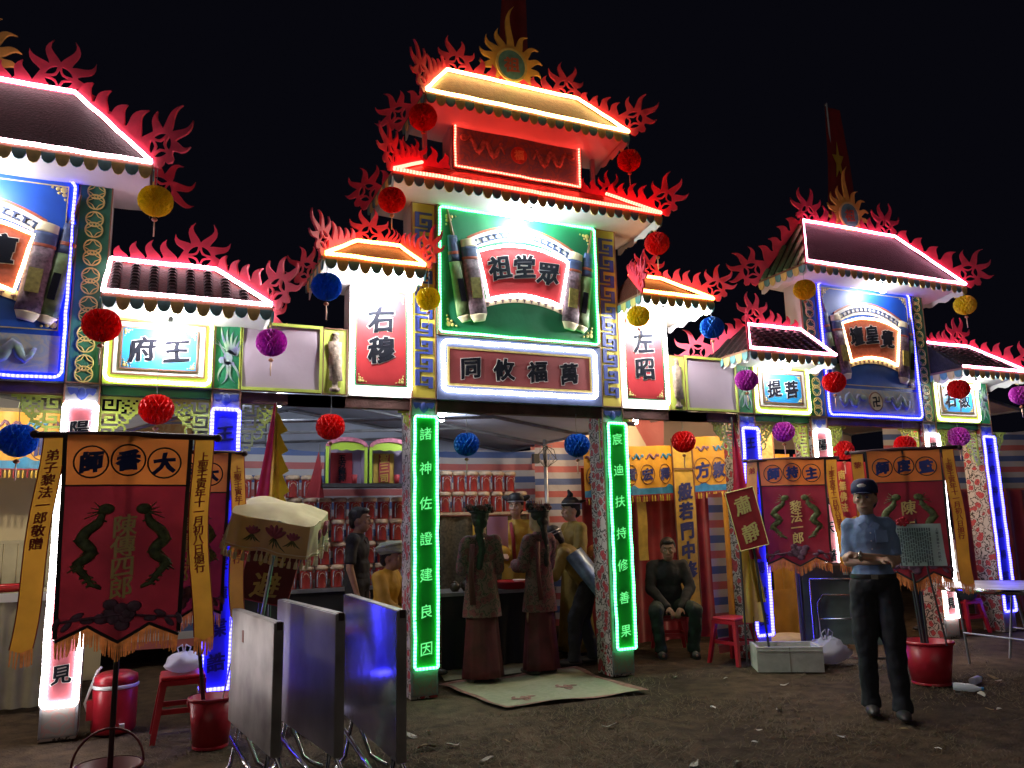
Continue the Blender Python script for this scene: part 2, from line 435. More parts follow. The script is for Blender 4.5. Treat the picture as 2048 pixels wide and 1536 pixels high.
def roof(parent, x0, x1, y0, y1, zE, rx0, rx1, ry, zR, m, ledm, fm='flame_red', tiles=0, tilem='tile_green', hips=(1, 1), ridge_led=True,
         ridge_fl=True, fh=.34, name='roof', soff=.10, tick=.02, back_fl=(1, 1), rr=.115, eave_led=None, sidetiles=None):
    """hipped roof on a gate: skin, soffit cloth, scalloped edging, LED ropes along the edges, flame boards on ridge and hips"""
    b = B()
    E4 = [(x0, y0, zE), (x1, y0, zE), (x1, y1, zE), (x0, y1, zE)]; rl, rr_ = (rx0, ry, zR), (rx1, ry, zR)
    b.add(E4+[rl, rr_], [(0, 1, 5, 4), (1, 2, 5), (2, 3, 4, 5), (3, 0, 4), (3, 2, 1, 0)])
    ro = b.build(name, m, parent)
    # soffit: loose white cloth with a wavy back edge
    s = B(); N = 14
    xa, xb = x0+.015, x1-.015
    s.grid(lambda u, v: (xa+(xb-xa)*u, y0+.015+(y1-y0-.03)*v, zE-.012-soff*(v*.8+.2*math.sin(v*3.1))-.012*math.sin(u*17+v*5)*v), 18, 6)
    s.build('soffit', 'white_cloth', ro, True)
    for xs, dx in ((x0+.012, 1), (x1-.012, -1)):
        c = B(); c.grid(lambda u, v: (xs, y0+.01+(y1-y0-.02)*u, zE-.01-v*(.10+.05*u+.018*math.sin(u*22))), 16, 2); c.build('eave_cloth', 'white_cloth', ro)
    f = B().box(x0, x1, y0-.012, y0+.004, zE-.028, zE+.004); f.box(x0-.012, x0+.003, y0, y1, zE-.028, zE+.004); f.box(x1-.003, x1+.012, y0, y1, zE-.028, zE+.004)
    f.build('fascia', 'trim_brown', ro)
    scallops(ro, x0, x1, y0-.016, zE-.024); side_scallops(ro, x0-.014, y0, y1, zE-.024); side_scallops(ro, x1+.014, y0, y1, zE-.024)
    up_ = .02
    e = eave_led or ledm
    if e: strip(ro, [(x0, y0-.02, zE+.02), (x1, y0-.02, zE+.02)], e)
    if ridge_led and ledm: strip(ro, [(rx0, ry-.02, zR+up_), (rx1, ry-.02, zR+up_)], ledm)
    if ledm:
        if hips[0]: strip(ro, [(x0+.005, y0-.012, zE+.03), (rx0, ry-.02, zR+up_)], ledm)
        if hips[1]: strip(ro, [(x1-.005, y0-.012, zE+.03), (rx1, ry-.02, zR+up_)], ledm)
    # tile columns on the front slope, standing a little proud
    if tiles:
        nrm = Vector((0, -(zR-zE), (ry-y0))).normalized()
        for i in range(tiles):
            x = x0+(x1-x0)*(i+.5)/tiles
            t = 1.0
            if x < rx0: t = (x-x0)/max(.01, rx0-x0)
            if x > rx1: t = (x1-x)/max(.01, x1-rx1)
            t = min(1, t)*.97
            if t < .08: continue
            k = B(); w = (x1-x0)/tiles*.27; n_ = max(2, int(11*t))
            for q in range(n_):
                a, c_ = t*q/n_, t*(q+1)/n_
                A = Vector((x, y0+(ry-y0)*a, zE+(zR-zE)*a)); C = Vector((x, y0+(ry-y0)*c_, zE+(zR-zE)*c_))
                up1, up2 = nrm*.030, nrm*.014; s1, s2 = Vector((w, 0, 0)), Vector((w*.45, 0, 0))
                k.add([A-s1, A-s2+up1, A+s2+up1, A+s1, C-s1, C-s2+up2, C+s2+up2, C+s1], [(0, 1, 5, 4), (1, 2, 6, 5), (2, 3, 7, 6), (0, 3, 2, 1)])
            k.build('tile_column', tilem, ro)
    for sd, (xx, rx) in enumerate(((x0, rx0), (x1, rx1))):
        if sidetiles and sd in sidetiles:
            n_ = 6; nr = Vector(((-1 if sd == 0 else 1)*(zR-zE), 0, abs(rx-xx))).normalized()
            for i in range(n_):
                y = y0+(y1-y0)*(i+.5)/n_; t = (y-y0)/(ry-y0) if y < ry else (y1-y)/(y1-ry); t = min(1, t)*.95
                A = Vector((xx, y, zE)); C = Vector((xx+(rx-xx)*t, y, zE+(zR-zE)*t)); sv = Vector((0, (y1-y0)/n_*.28, 0))
                k = B(); k.add([A-sv, A-sv*.5+nr*.028, A+sv*.5+nr*.028, A+sv, C-sv, C-sv*.5+nr*.028, C+sv*.5+nr*.028, C+sv], [(0, 1, 5, 4), (1, 2, 6, 5), (2, 3, 7, 6), (0, 3, 2, 1)])
                k.build('tile_column', tilem, ro)
    # flame boards
    if hips[0]: flame_board(ro, (rx0+.0, ry, zR+.015), (x0-.02, y0-.02, zE+.03), fm, fh, 4, rr)
    if hips[1]: flame_board(ro, (rx1-.0, ry, zR+.015), (x1+.02, y0-.02, zE+.03), fm, fh, 4, rr)
    if back_fl[0]: flame_board(ro, (rx0, ry+.01, zR+.01), (x0-.02, y1, zE+.02), fm, fh, 4, rr)
    if back_fl[1]: flame_board(ro, (rx1, ry+.01, zR+.01), (x1+.02, y1, zE+.02), fm, fh, 4, rr)
    if ridge_fl == 2:
        w = (rx1-rx0)*.46
        flame_board(ro, (rx0+w, ry+.012, zR+.01), (rx0+.07, ry+.012, zR+.01), fm, fh, 3, rr); flame_board(ro, (rx1-w, ry+.012, zR+.01), (rx1-.07, ry+.012, zR+.01), fm, fh, 3, rr)
    elif ridge_fl == 'r': flame_board(ro, (rx0, ry+.012, zR+.01), (rx1-.08, ry+.012, zR+.01), fm, fh, 4, rr)
    elif ridge_fl == 'l': flame_board(ro, (rx1, ry+.012, zR+.01), (rx0+.08, ry+.012, zR+.01), fm, fh, 4, rr)
    return ro

def medallion(parent, x, y, z, r=.20, ch='祖'):
    """golden sun with flame rays and a round blue-green emblem"""
    pts = []; Rr = r*1.12; n = 13
    for i in range(n):
        a = R(-55+i*290/(n-1))
        a0, a1 = a-R(10.5), a+R(10.5); big = abs(math.sin(a)-1) < .04
        ln = r*2.3 if big else r*(.62+.35*max(0, math.sin(a)))
        pts += tongue((Rr*math.cos(a0), Rr*math.sin(a0)), (Rr*math.cos(a1), Rr*math.sin(a1)), a, ln if big else ln, .2 if big else (.34 if i % 2 else .40))
    pts += [(-r*.5, -r*1.35), (r*.5, -r*1.35)]
    o = put('sun_medallion', cut([pts], .02, 'flame_gold', -.01), parent, (x, y, z))
    put('emblem_disc', cut([[(r*.74*math.cos(R(a)), r*.80*math.sin(R(a))) for a in range(0, 360, 15)]], .012, 'teal', -.024), o)
    put('emblem_ring', cut([[(r*.86*math.cos(R(a)), r*.92*math.sin(R(a))) for a in range(0, 360, 15)], [(r*.74*math.cos(R(a)), r*.80*math.sin(R(a))) for a in range(0, 360, 15)]], .014, 'gold_print', -.026), o)
    letters([(ch, 0, 0, r*.85)], 'tile_red', o, y=-.03)
    return o

def post(parent, x, w=.24, d=.28, h=2.6, y0=0.):
    p = B().box(x-w/2, x+w/2, y0+.004, y0+d, 0, h).build('post', 'rose_cloth', parent)
    B().box(x-w/2-.002, x+w/2+.002, y0-.004, y0+.004, .02, h).build('front_sheet', 'grey_print', p)
    B().box(x-w/2+.015, x+w/2-.015, y0-.009, y0-.004, .03, .22).build('plinth_panel', 'plinth_print', p)
    # bat motif on the capital
    b = B(); 
    for s in (-1, 1):
        pl = [(0, .0), (s*.03, .05), (s*.10, .055), (s*.095, .02), (s*.075, -.005), (s*.05, .012), (s*.03, -.02), (0, -.045)]
        me = cut([pl if s > 0 else pl[::-1]], .006, None); b.add([(v.co.x+x, v.co.y+y0-.010, v.co.z+h-.085) for v in me.vertices], [tuple(q.vertices) for q in me.polygons])
    b.ell((x, y0-.01, h-.07), (.03, .008, .04)); b.build('bat_motif', 'navy', p)
    t = B()
    for s in (-1, 1): t.box(x+s*w/2-.006, x+s*w/2+.006, y0-.012, y0+.002, .24, h)
    t.box(x-w/2, x+w/2, y0-.012, y0+.002, h-.16, h-.150); t.build('edge_trim', 'trim_brown', p)
    return p

_mp = None
def meander_column(parent, x, z0, z1, w=.24):
    o = B().box(x-w/2+.004, x+w/2-.004, -.012, .004, z0, z1).build('column_panel', 'yellow_panel', parent)
    cell = .0212; n = int((z1-z0-.06)/(8*cell)); top = (z1+z0)/2+n*8*cell/2
    for i in range(n): B().bitmap(MB['MEA'], cell, x-4*cell, top-i*8*cell, -.020, -.011).build('meander', 'navy', o)
    t = B().box(x-w/2, x-w/2+.012, -.018, .0, z0, z1).box(x+w/2-.012, x+w/2, -.018, .0, z0, z1).box(x-w/2, x+w/2, -.0175, 0, z1-.012, z1).box(x-w/2, x+w/2, -.0175, 0, z0, z0+.012)
    t.build('edge_trim', 'trim_brown', o)
    return o
_ring = None
def coin_column(parent, x, z0, z1, w=.24):
    global _ring
    if _ring is None:
        b = B(); r = .062
        for s in (-.045, .045):
            b.tube([(r*math.cos(R(a)), 0, s+r*math.sin(R(a))) for a in range(0, 360, 20)], .006, 5, True)
            b.tube([(r*.97*(math.cos(R(a))-.0)*(1-.42*abs(math.sin(R(2*a)))), 0, s+r*.97*math.sin(R(a))*(1-.42*abs(math.sin(R(2*a))))) for a in range(0, 360, 15)], .004, 5, True)
        _ring = b.mesh('gold_print')
    o = B().box(x-w/2+.004, x+w/2-.004, -.012, .004, z0, z1).build('column_panel', 'green_dark', parent)
    n = max(2, int((z1-z0)/.232))
    for i in range(n): put('coin_pair', _ring, o, (x, -.016, z0+(z1-z0)*(i+.5)/n))
    t = B().box(x-w/2, x-w/2+.010, -.018, .0, z0, z1).box(x+w/2-.010, x+w/2, -.018, .0, z0, z1).box(x-w/2, x+w/2, -.0175, 0, z1-.010, z1).box(x-w/2, x+w/2, -.0175, 0, z0, z0+.010)
    t.build('edge_trim', 'trim_brown', o)
    return o
def phoenix_column(parent, x, z0, z1, w=.22, flip=1):
    o = B().box(x-w/2+.004, x+w/2-.004, -.012, .004, z0, z1).build('column_panel', 'green_panel', parent)
    zc = (z0+z1)/2; b = B()
    def addp(pl):
        me = cut([pl], .008, None, -.018); b.add([(x+flip*v.co.x, v.co.y, zc+v.co.z) for v in me.vertices], [tuple(q.vertices) if flip > 0 else tuple(q.vertices)[::-1] for q in me.polygons])
    for k in range(6): addp(tongue((-.012+.011*k, .02-.005*k), (.018+.011*k, .010-.004*k), R(108-9*k), .235-.020*k, .10))
    for k in range(4): addp(tongue((-.012, -.01+.016*k), (-.040, .015+.016*k), R(122+12*k), .18-.02*k, -.2))
    addp([(.035*math.cos(R(a)), -.03+.06*math.sin(R(a))) for a in range(0, 360, 30)])
    for k in range(4): addp(tongue((-.030+.016*k, -.06), (-.002+.016*k, -.06), R(-112+15*k), .18+.02*(k % 2), .22 if k % 2 else -.22))
    addp([(-.045+.028*math.cos(R(a)), -.05+.028*math.sin(R(a))) for a in range(0, 360, 30)])
    b.build('phoenix_figure', 'phoenix', o)
    B().box(x-w/2, x-w/2+.010, -.018, .0, z0, z1).box(x+w/2-.010, x+w/2, -.018, .0, z0, z1).box(x-w/2, x+w/2, -.0175, 0, z1-.010, z1).box(x-w/2, x+w/2, -.0175, 0, z0, z0+.010).build('edge_trim', 'trim_brown', o)
    return o

def scroll(parent, zc, k=1., y=-.03, plate='red_sign', ledm=LW, text='祖堂眾', gap=.36):
    """unrolled scroll in relief: fan-shaped plaque between two rolled ends; local x about 0"""
    def arc(x0, x1, z, sag, n=14): return [(x0+(x1-x0)*i/n, z-sag*((2*i/n-1)**2)) for i in range(n+1)]
    T = lambda L_: [(a*k, zc+b_*k) for a, b_ in L_]
    # bands
    put('scroll_band', cut([T(arc(-.56, .60, .52, .17)) + T(arc(-.52, .56, .39, .15))[::-1]], .02, 'white_print', y), parent)
    bb = B()
    for i in range(15):
        u = (i+.5)/15; x = (-.52+1.08*u)*k; z = zc+(.455-.16*(2*u-1)**2)*k; an = -.52*(2*u-1)
        for (dx, dz, w, h) in ((0, .022, .056, .014), (0, -.004, .016, .05), (.028, -.024, .05, .012)):
            bb.cbox((x+(dx*math.cos(an)-dz*math.sin(an))*k, y-.004, z+(dx*math.sin(an)+dz*math.cos(an))*k), (w*k, .01, h*k), Euler((0, -an, 0)))
    bb.build('meander', 'scroll_blue', parent)['kind'] = 'stuff'
    put('scroll_edge', cut([T(arc(-.57, .61, .545, .175)) + T(arc(-.56, .60, .52, .17))[::-1]], .024, 'tile_red', y-.002), parent)
    put('plaque', cut([T(arc(-.47, .53, .335, .105)) + T(arc(-.37, .43, -.17, .075))[::-1]], .03, plate, y-.008), parent)
    put('scroll_band', cut([T(arc(-.42, .48, -.165, .085)) + T(arc(-.40, .46, -.24, .085))[::-1]], .02, 'cream', y), parent)
    bb = B()
    for i in range(11):
        u = (i+.5)/11; x = (-.40+.86*u)*k; z = zc+(-.205-.085*(2*u-1)**2)*k; bb.cbox((x, y-.002, z), (.034*k, .01, .010*k)); bb.cbox((x, y-.002, z-.014*k), (.008*k, .01, .03*k))
    bb.build('meander', 'plum', parent)['kind'] = 'stuff'
    if ledm:
        pl = T(arc(-.465, .525, .335, .105)) + T(arc(-.365, .425, -.17, .075))[::-1]
        strip(parent, [(a, y-.022, b_) for a, b_ in pl], ledm, .014, True)
    # rolls: outer thin roll and inner fat roll each side, in turned sections
    for s in (-1, 1):
        ox = .03*k
        def seg(x0, z0, x1, z1, r0, r1, m_, nm, dy=0):
            n = 5; b = B()
            b.tube([(ox+s*(x0+(x1-x0)*i/n)*k, y-.01+dy, zc+(z0+(z1-z0)*i/n)*k) for i in range(n+1)], [(r0+(r1-r0)*i/n)*k for i in range(n+1)], 12, False, .38)
            return b.build(nm, m_, parent, True)
        seg(.60, .34, .58, .26, .075, .085, 'cream', 'scroll_roll'); seg(.58, .26, .565, .14, .088, .090, 'scroll_blue', 'scroll_roll'); seg(.567, .16, .564, .135, .093, .093, 'tile_red', 'scroll_roll')
        seg(.565, .14, .50, -.40, .088, .098, 'scroll_purple', 'scroll_roll'); seg(.50, -.40, .485, -.47, .098, .06, 'cream', 'scroll_roll')
        seg(.75, .36, .72, .10, .05, .066, 'scroll_blue', 'scroll_roll', .012); seg(.735, .20, .73, .17, .064, .064, 'tile_red', 'scroll_roll', .012)
        seg(.72, .10, .63, -.42, .066, .08, 'scroll_green', 'scroll_roll', .012); seg(.63, -.42, .61, -.48, .08, .05, 'cream', 'scroll_roll', .012)
        B().cbox((ox+s*.525*k, y-.048, zc-.15*k), (.10*k, .012, .20*k), Euler((0, s*.12, 0))).build('cartouche', 'scroll_ochre', parent)
        B().cbox((ox+s*.665*k, y-.030, zc-.18*k), (.055*k, .012, .22*k), Euler((0, s*.17, 0))).build('cartouche', 'ink', parent)
        B().tube([(ox+s*.74*k, y, zc+.34*k), (ox+s*.80*k, y, zc+.62*k)], [.018*k, .012*k], 6).build('roller_handle', 'trim_brown', parent)
    n = len(text); w = gap*k
    letters([(c, .03*k+(i-(n-1)/2)*w*.74, zc+(.09+(.04 if i == (n-1)/2 else 0))*k, .245*k, -.13*(i-(n-1)/2)) for i, c in enumerate(text)], 'ink', parent, y=y-.022, out='white_print')

def corners(parent, x0, x1, z0, z1, y, s=.11, m='gold_print'):
    """gilt corner ornaments of a printed board"""
    for (x, z, a, b_) in ((x0, z0, 1, 1), (x1, z0, -1, 1), (x0, z1, 1, -1), (x1, z1, -1, -1)):
        k = B()
        for (dx, dz, r) in ((.18, .18, .2), (.5, .14, .13), (.14, .5, .13), (.8, .08, .08), (.08, .8, .08), (.42, .40, .10)):
            k.ell((x+a*dx*s, y, z+b_*dz*s), (r*s, .006, r*s), 8, 5)
        k.build('corner_ornament', m, parent)
def frame(parent, x0, x1, z0, z1, y, w, m, d=.012, name='frame'):
    return B().box(x0, x1, y-d, y, z1-w, z1).box(x0, x1, y-d, y, z0, z0+w).box(x0, x0+w, y-d, y, z0+w, z1-w).box(x1-w, x1, y-d, y, z0+w, z1-w).build(name, m, parent)

def couplet(x, text, m, ledm, inkm, label, z0=.25, z1=2.44, w=.22, zs=None, size=.12, outline=None, r=.012, grp=None, y=-.012, skew=0.):
    """tall narrow lit board on a post"""
    t = thing('couplet_board', label, 'sign', (x, y, 0), 0, grp)
    B().box(-w/2, w/2, -.012, 0, z0, z1).build('board', m, t)
    rect_strip(t, -w/2+.005, w/2-.005, z0, z1, -.022, ledm, r, .025)
    a, b_ = zs or (z1-.16, z0+.16)
    letters(column_text(text, 0, a, b_, size), inkm, t, y=-.016, bold=.004 if inkm == 'char_green_line' else .02, heavy=0 if inkm == 'char_green_line' else .03, out=outline)
    for z in (z1-.35, (z0+z1)/2, z0+.4): B().box(-w/2-.004, -w/2+.012, -.034, -.002, z, z+.012).build('clip', 'bulb_base', t)
    return t

BULBS = 0
def bulb(x, y, z, top, label, m='bulb_glow', r=.036, wide=False):
    """bare lamp hanging on its cable under an eave"""
    t = thing('light_bulb', label, 'lamp', (x, y, z), 0, 'bare bulbs under the gate eaves')
    B().lathe([(.012, -.05), (.03, -.035), (r, -.005), (r*.95, .02), (.022, .045), (.014, .055)], 14).build('globe', m, t, True)
    B().lathe([(.015, .055), (.019, .06), (.019, .10), (.010, .112)], 10).build('socket', 'cable', t, True)
    B().tube([(0, 0, .11), (.004, 0, (top-z)*.6), (0, 0, max(.12, top-z))], .004, 5).build('cord', 'cable', t)
    return t

# ---------------------------------------------------------------- ground
mat('x')
def ground():
    m = bpy.data.materials.new('dry_earth'); m.use_nodes = True; MATS['dry_earth'] = m; nt = m.node_tree; n = nt.nodes; l = nt.links; b = n['Principled BSDF']
    tc = n.new('ShaderNodeTexCoord')
    def noise_(s, d=6):
        t = n.new('ShaderNodeTexNoise'); t.inputs['Scale'].default_value = s; t.inputs['Detail'].default_value = d; l.new(tc.outputs['Object'], t.inputs['Vector']); return t
    a, c, f = noise_(.55), noise_(7), noise_(60, 3)
    r1 = n.new('ShaderNodeValToRGB'); r1.color_ramp.elements[0].position = .36; r1.color_ramp.elements[1].position = .64
    r1.color_ramp.elements[0].color = (.043, .030, .020, 1); r1.color_ramp.elements[1].color = (.108, .077, .051, 1)
    r2_ = n.new('ShaderNodeValToRGB'); r2_.color_ramp.elements[0].position = .30; r2_.color_ramp.elements[1].position = .70
    r2_.color_ramp.elements[0].color = (.45, .42, .40, 1); r2_.color_ramp.elements[1].color = (1.25, 1.2, 1.1, 1)
    mx = n.new('ShaderNodeMix'); mx.data_type = 'RGBA'; mx.blend_type = 'MULTIPLY'; mx.inputs[0].default_value = .9
    l.new(a.outputs[0], r1.inputs[0]); l.new(c.outputs[0], r2_.inputs[0]); l.new(r1.outputs[0], mx.inputs[6]); l.new(r2_.outputs[0], mx.inputs[7])
    l.new(mx.outputs[2], b.inputs['Base Color']); b.inputs['Roughness'].default_value = .95; b.inputs['Specular IOR Level'].default_value = .15
    ad = n.new('ShaderNodeMath'); ad.operation = 'ADD'; l.new(c.outputs[0], ad.inputs[0]); l.new(f.outputs[0], ad.inputs[1])
    bp = n.new('ShaderNodeBump'); bp.inputs['Strength'].default_value = .8; bp.inputs['Distance'].default_value = .03; l.new(ad.outputs[0], bp.inputs['Height']); l.new(bp.outputs[0], b.inputs['Normal'])
    g = B(); S = 60
    N = 90
    def fn(u, v):
        x = -8+26*u; y = -9+18*v
        return (x, y, .012*noise.noise(Vector((x*1.7, y*1.7, 0))) + .006*noise.noise(Vector((x*6, y*6, 3))) - .012)
    g.grid(fn, 130, N)
    z = -.03
    g.add([(-S, -S, z), (S, -S, z), (S, S, z), (-S, S, z)], [(0, 1, 2, 3)])
    o = g.build('ground', 'dry_earth', None, True); o['kind'] = 'structure'
ground()

# ---------------------------------------------------------------- the central gate
XC = 3.22
cg = thing('gate_tower', 'tallest gate, two tiers of red roof, yellow meander columns and green scroll panel', 'gate', (XC, 0, 0), 0, 'painted gate towers')
for s in (-1, 1):
    post(cg, s*1.0); bracket(cg, s*-.875, 2.495, s > 0)
    meander_column(cg, s*1.0, 2.603, 4.50)
B().box(-.88, .88, .02, .12, 2.50, 2.60).build('beam', 'rust_beam', cg)
B().box(-1.115, 1.115, .006, .27, 2.605, 4.50).build('wall', 'white_cloth', cg)
lr = roof(cg, -1.42, 1.42, -.44, .40, 4.56, -1.02, 1.02, -.02, 4.88, 'roof_red', LR, ridge_led=False, ridge_fl=False, fh=.30, rr=.10, name='lower_roof', back_fl=(1, 1), tiles=0)
flame_board(lr, (-.72, .0, 4.90), (-1.12, .0, 4.86), 'flame_red', .24, 2, .07); flame_board(lr, (.72, .0, 4.90), (1.12, .0, 4.86), 'flame_red', .24, 2, .07)
B().box(-.72, .72, .006, .22, 4.80, 5.40).build('upper_wall', 'white_cloth', cg)
for s in (-1, 1): B().box(s*.95-.02, s*.95+.02, .08, .12, 4.86, 5.42).build('strut', 'lilac_sheet', cg)
roof(cg, -1.10, 1.10, -.40, .30, 5.42, -.77, .70, -.06, 5.89, 'roof_gold', LY, ridge_fl=2, fh=.28, rr=.10, name='upper_roof')
medallion(cg, -.06, -.045, 6.13, .205)

sg = thing('sign_board', 'green board with grey scroll, red fan plaque and white light rope', 'sign', (XC, -.014, 0))
B().box(-.875, .875, -.02, .008, 3.215, 4.50).build('board', 'green_panel', sg)
frame(sg, -.875, .875, 3.215, 4.50, -.020, .02, 'trim_brown')
rect_strip(sg, -.85, .85, 3.24, 4.475, -.036, LG, .011, .03); corners(sg, -.79, .79, 3.30, 4.41, -.024, .13)
scroll(sg, 3.84, 1., -.024)
sg = thing('sign_board', 'long narrow red board of four characters framed by white light rope', 'sign', (XC, -.014, 0))
B().box(-.875, .875, -.012, .008, 2.605, 3.205).build('board', 'slate_blue', sg)
B().box(-.77, .75, -.022, -.012, 2.745, 3.10).build('field', 'red_muted', sg); frame(sg, -.775, .755, 2.74, 3.105, -.014, .018, 'gold_print')
rect_strip(sg, -.82, .80, 2.69, 3.16, -.032, LW, .019, .04)
letters([(c, x, 2.92, .215) for c, x in zip('同攸福萬', (-.546, -.205, .153, .502))], 'ink', sg, y=-.026, out='white_print')
sg = thing('sign_board', 'dim dragon picture board framed in red light rope between two roofs', 'sign', (XC, -.014, 0))
B().box(-.70, .73, -.012, .008, 4.90, 5.40).build('board', 'dragon_print', sg); frame(sg, -.70, .73, 4.90, 5.40, -.012, .02, 'trim_brown')
rect_strip(sg, -.68, .71, 4.925, 5.385, -.026, LR, .010, .01)
put('emblem_disc', cut([[(.015+.09*math.cos(R(a)), 5.16+.09*math.sin(R(a))) for a in range(0, 360, 15)]], .01, 'tile_red', -.02), sg)
letters([('福', .015, 5.16, .11)], 'gold_print', sg, y=-.024)
for s in (-1, 1):
    b = B(); b.tube([(.015+s*(.16+.40*i/16), -.02, 5.14+.07*math.sin(i*.95)+.004*i) for i in range(17)], [.012+.02*math.sin(PI*i/16) for i in range(17)], 6, False, .4)
    for i in range(9): b.cbox((.015+s*(.2+.04*i), -.02, 5.14+.07*math.sin((.04*i+.04)/.4*16*.95)+.03), (.03, .006, .03), Euler((0, .8, 0)))
    b.ell((.015+s*.60, -.022, 5.24), (.045, .012, .035)); b.build('dragon_figure', 'dragon_brown', sg, True)

# ---------------------------------------------------------------- the two side towers
for s, txt, lab in ((-1, '右穆', 'white-lit red upright board of two characters, the one between blue and yellow paper balls'), (1, '左昭', 'white-lit red upright board of two characters partly behind a yellow paper ball')):
    xc = XC+s*1.405
    t = thing('side_tower', ('narrow side tower with small orange-lit roof joined to the %s' % ('blank panel above the parasol' if s < 0 else 'blank panel over the valances')), 'gate', (xc, 0, 0), 0, 'narrow side towers')
    B().box(-.285, .285, .006, .22, 2.605, 3.66).build('wall', 'white_cloth', t)
    B().box(-.285, .285, -.010, .004, 2.605, 3.66).build('front_sheet', 'white_print', t)
    x0, x1, a, b_ = (-.60, .275, -.24, .16) if s < 0 else (-.275, .60, -.16, .24)
    roof(t, x0, x1, -.45, .36, 3.70, a, b_, -.05, 4.0, 'roof_brown', LO, fh=.26, rr=.085, ridge_fl='l' if s < 0 else 'r', tick=.02, sidetiles=(0,) if s < 0 else (), back_fl=(1, 0) if s < 0 else (0, 1))
    B().box(-.80 if s < 0 else -.285, .285 if s < 0 else .80, .03, .12, 2.505, 2.60).build('beam', 'rust_beam', t)
    g = thing('sign_board', lab, 'sign', (xc, -.014, 0))
    B().box(-.235, .235, -.014, .004, 2.70, 3.58).build('board', 'red_sign', g); frame(g, -.24, .24, 2.695, 3.585, -.014, .012, 'green_panel'); corners(g, -.21, .21, 2.725, 3.55, -.016, .09)
    rect_strip(g, -.268, .262, 2.645, 3.62, -.026, LW, .021, .04)
    letters(column_text(txt, 0, 3.315, 3.03, .25), 'ink', g, y=-.018, out='white_print')
    # blank linking panel with a dragon pillar strip
    lx = XC+s*2.27
    p = thing('link_panel', 'blank lilac sheet in a lime frame above the %s' % ('yellow parasol' if s < 0 else 'yellow embroidered valances'), 'panel', (lx, 0, 0), 0, 'blank linking panels')
    B().grid(lambda u, v: (-.325+.65*u, -.004-.010*math.sin(u*5+v*3)*math.sin(v*PI), 2.635+.55*v), 12, 10).build('sheet', 'lilac_sheet', p, True)
    B().box(-.345, .345, .020, .04, 2.61, 3.20).build('backing', 'trim_brown', p)
    frame(p, -.345, .345, 2.612, 3.205, -.006, .026, 'lime_panel', .012)
    px = s*-.455
    c = B().box(px-.105, px+.105, -.012, .02, 2.605, 3.195).build('column_panel', 'lime_panel', p)
    frame(c, px-.108, px+.108, 2.604, 3.197, -.012, .008, 'trim_brown', .006)
    B().lathe([(.03, -.27), (.045, -.265), (.045, -.24), (.025, -.23), (.025, -.18), (.05, -.17), (.055, 0), (.05, .17), (.025, .18), (.03, .20), (.035, .21), (.02, .225), (.03, .235), (.03, .25), (.01, .262)], 14, (px, -.02, 2.90),
        lambda q, z: 1+(.30*math.sin(3*q+z*60)+.2*math.sin(z*95+q) if abs(z) < .175 else 0), 1, .35).build('dragon_pillar', 'dragon_brown', c, True)
    B().box(-.56, .56, .03, .11, 2.505, 2.60).build('beam', 'rust_beam', p)

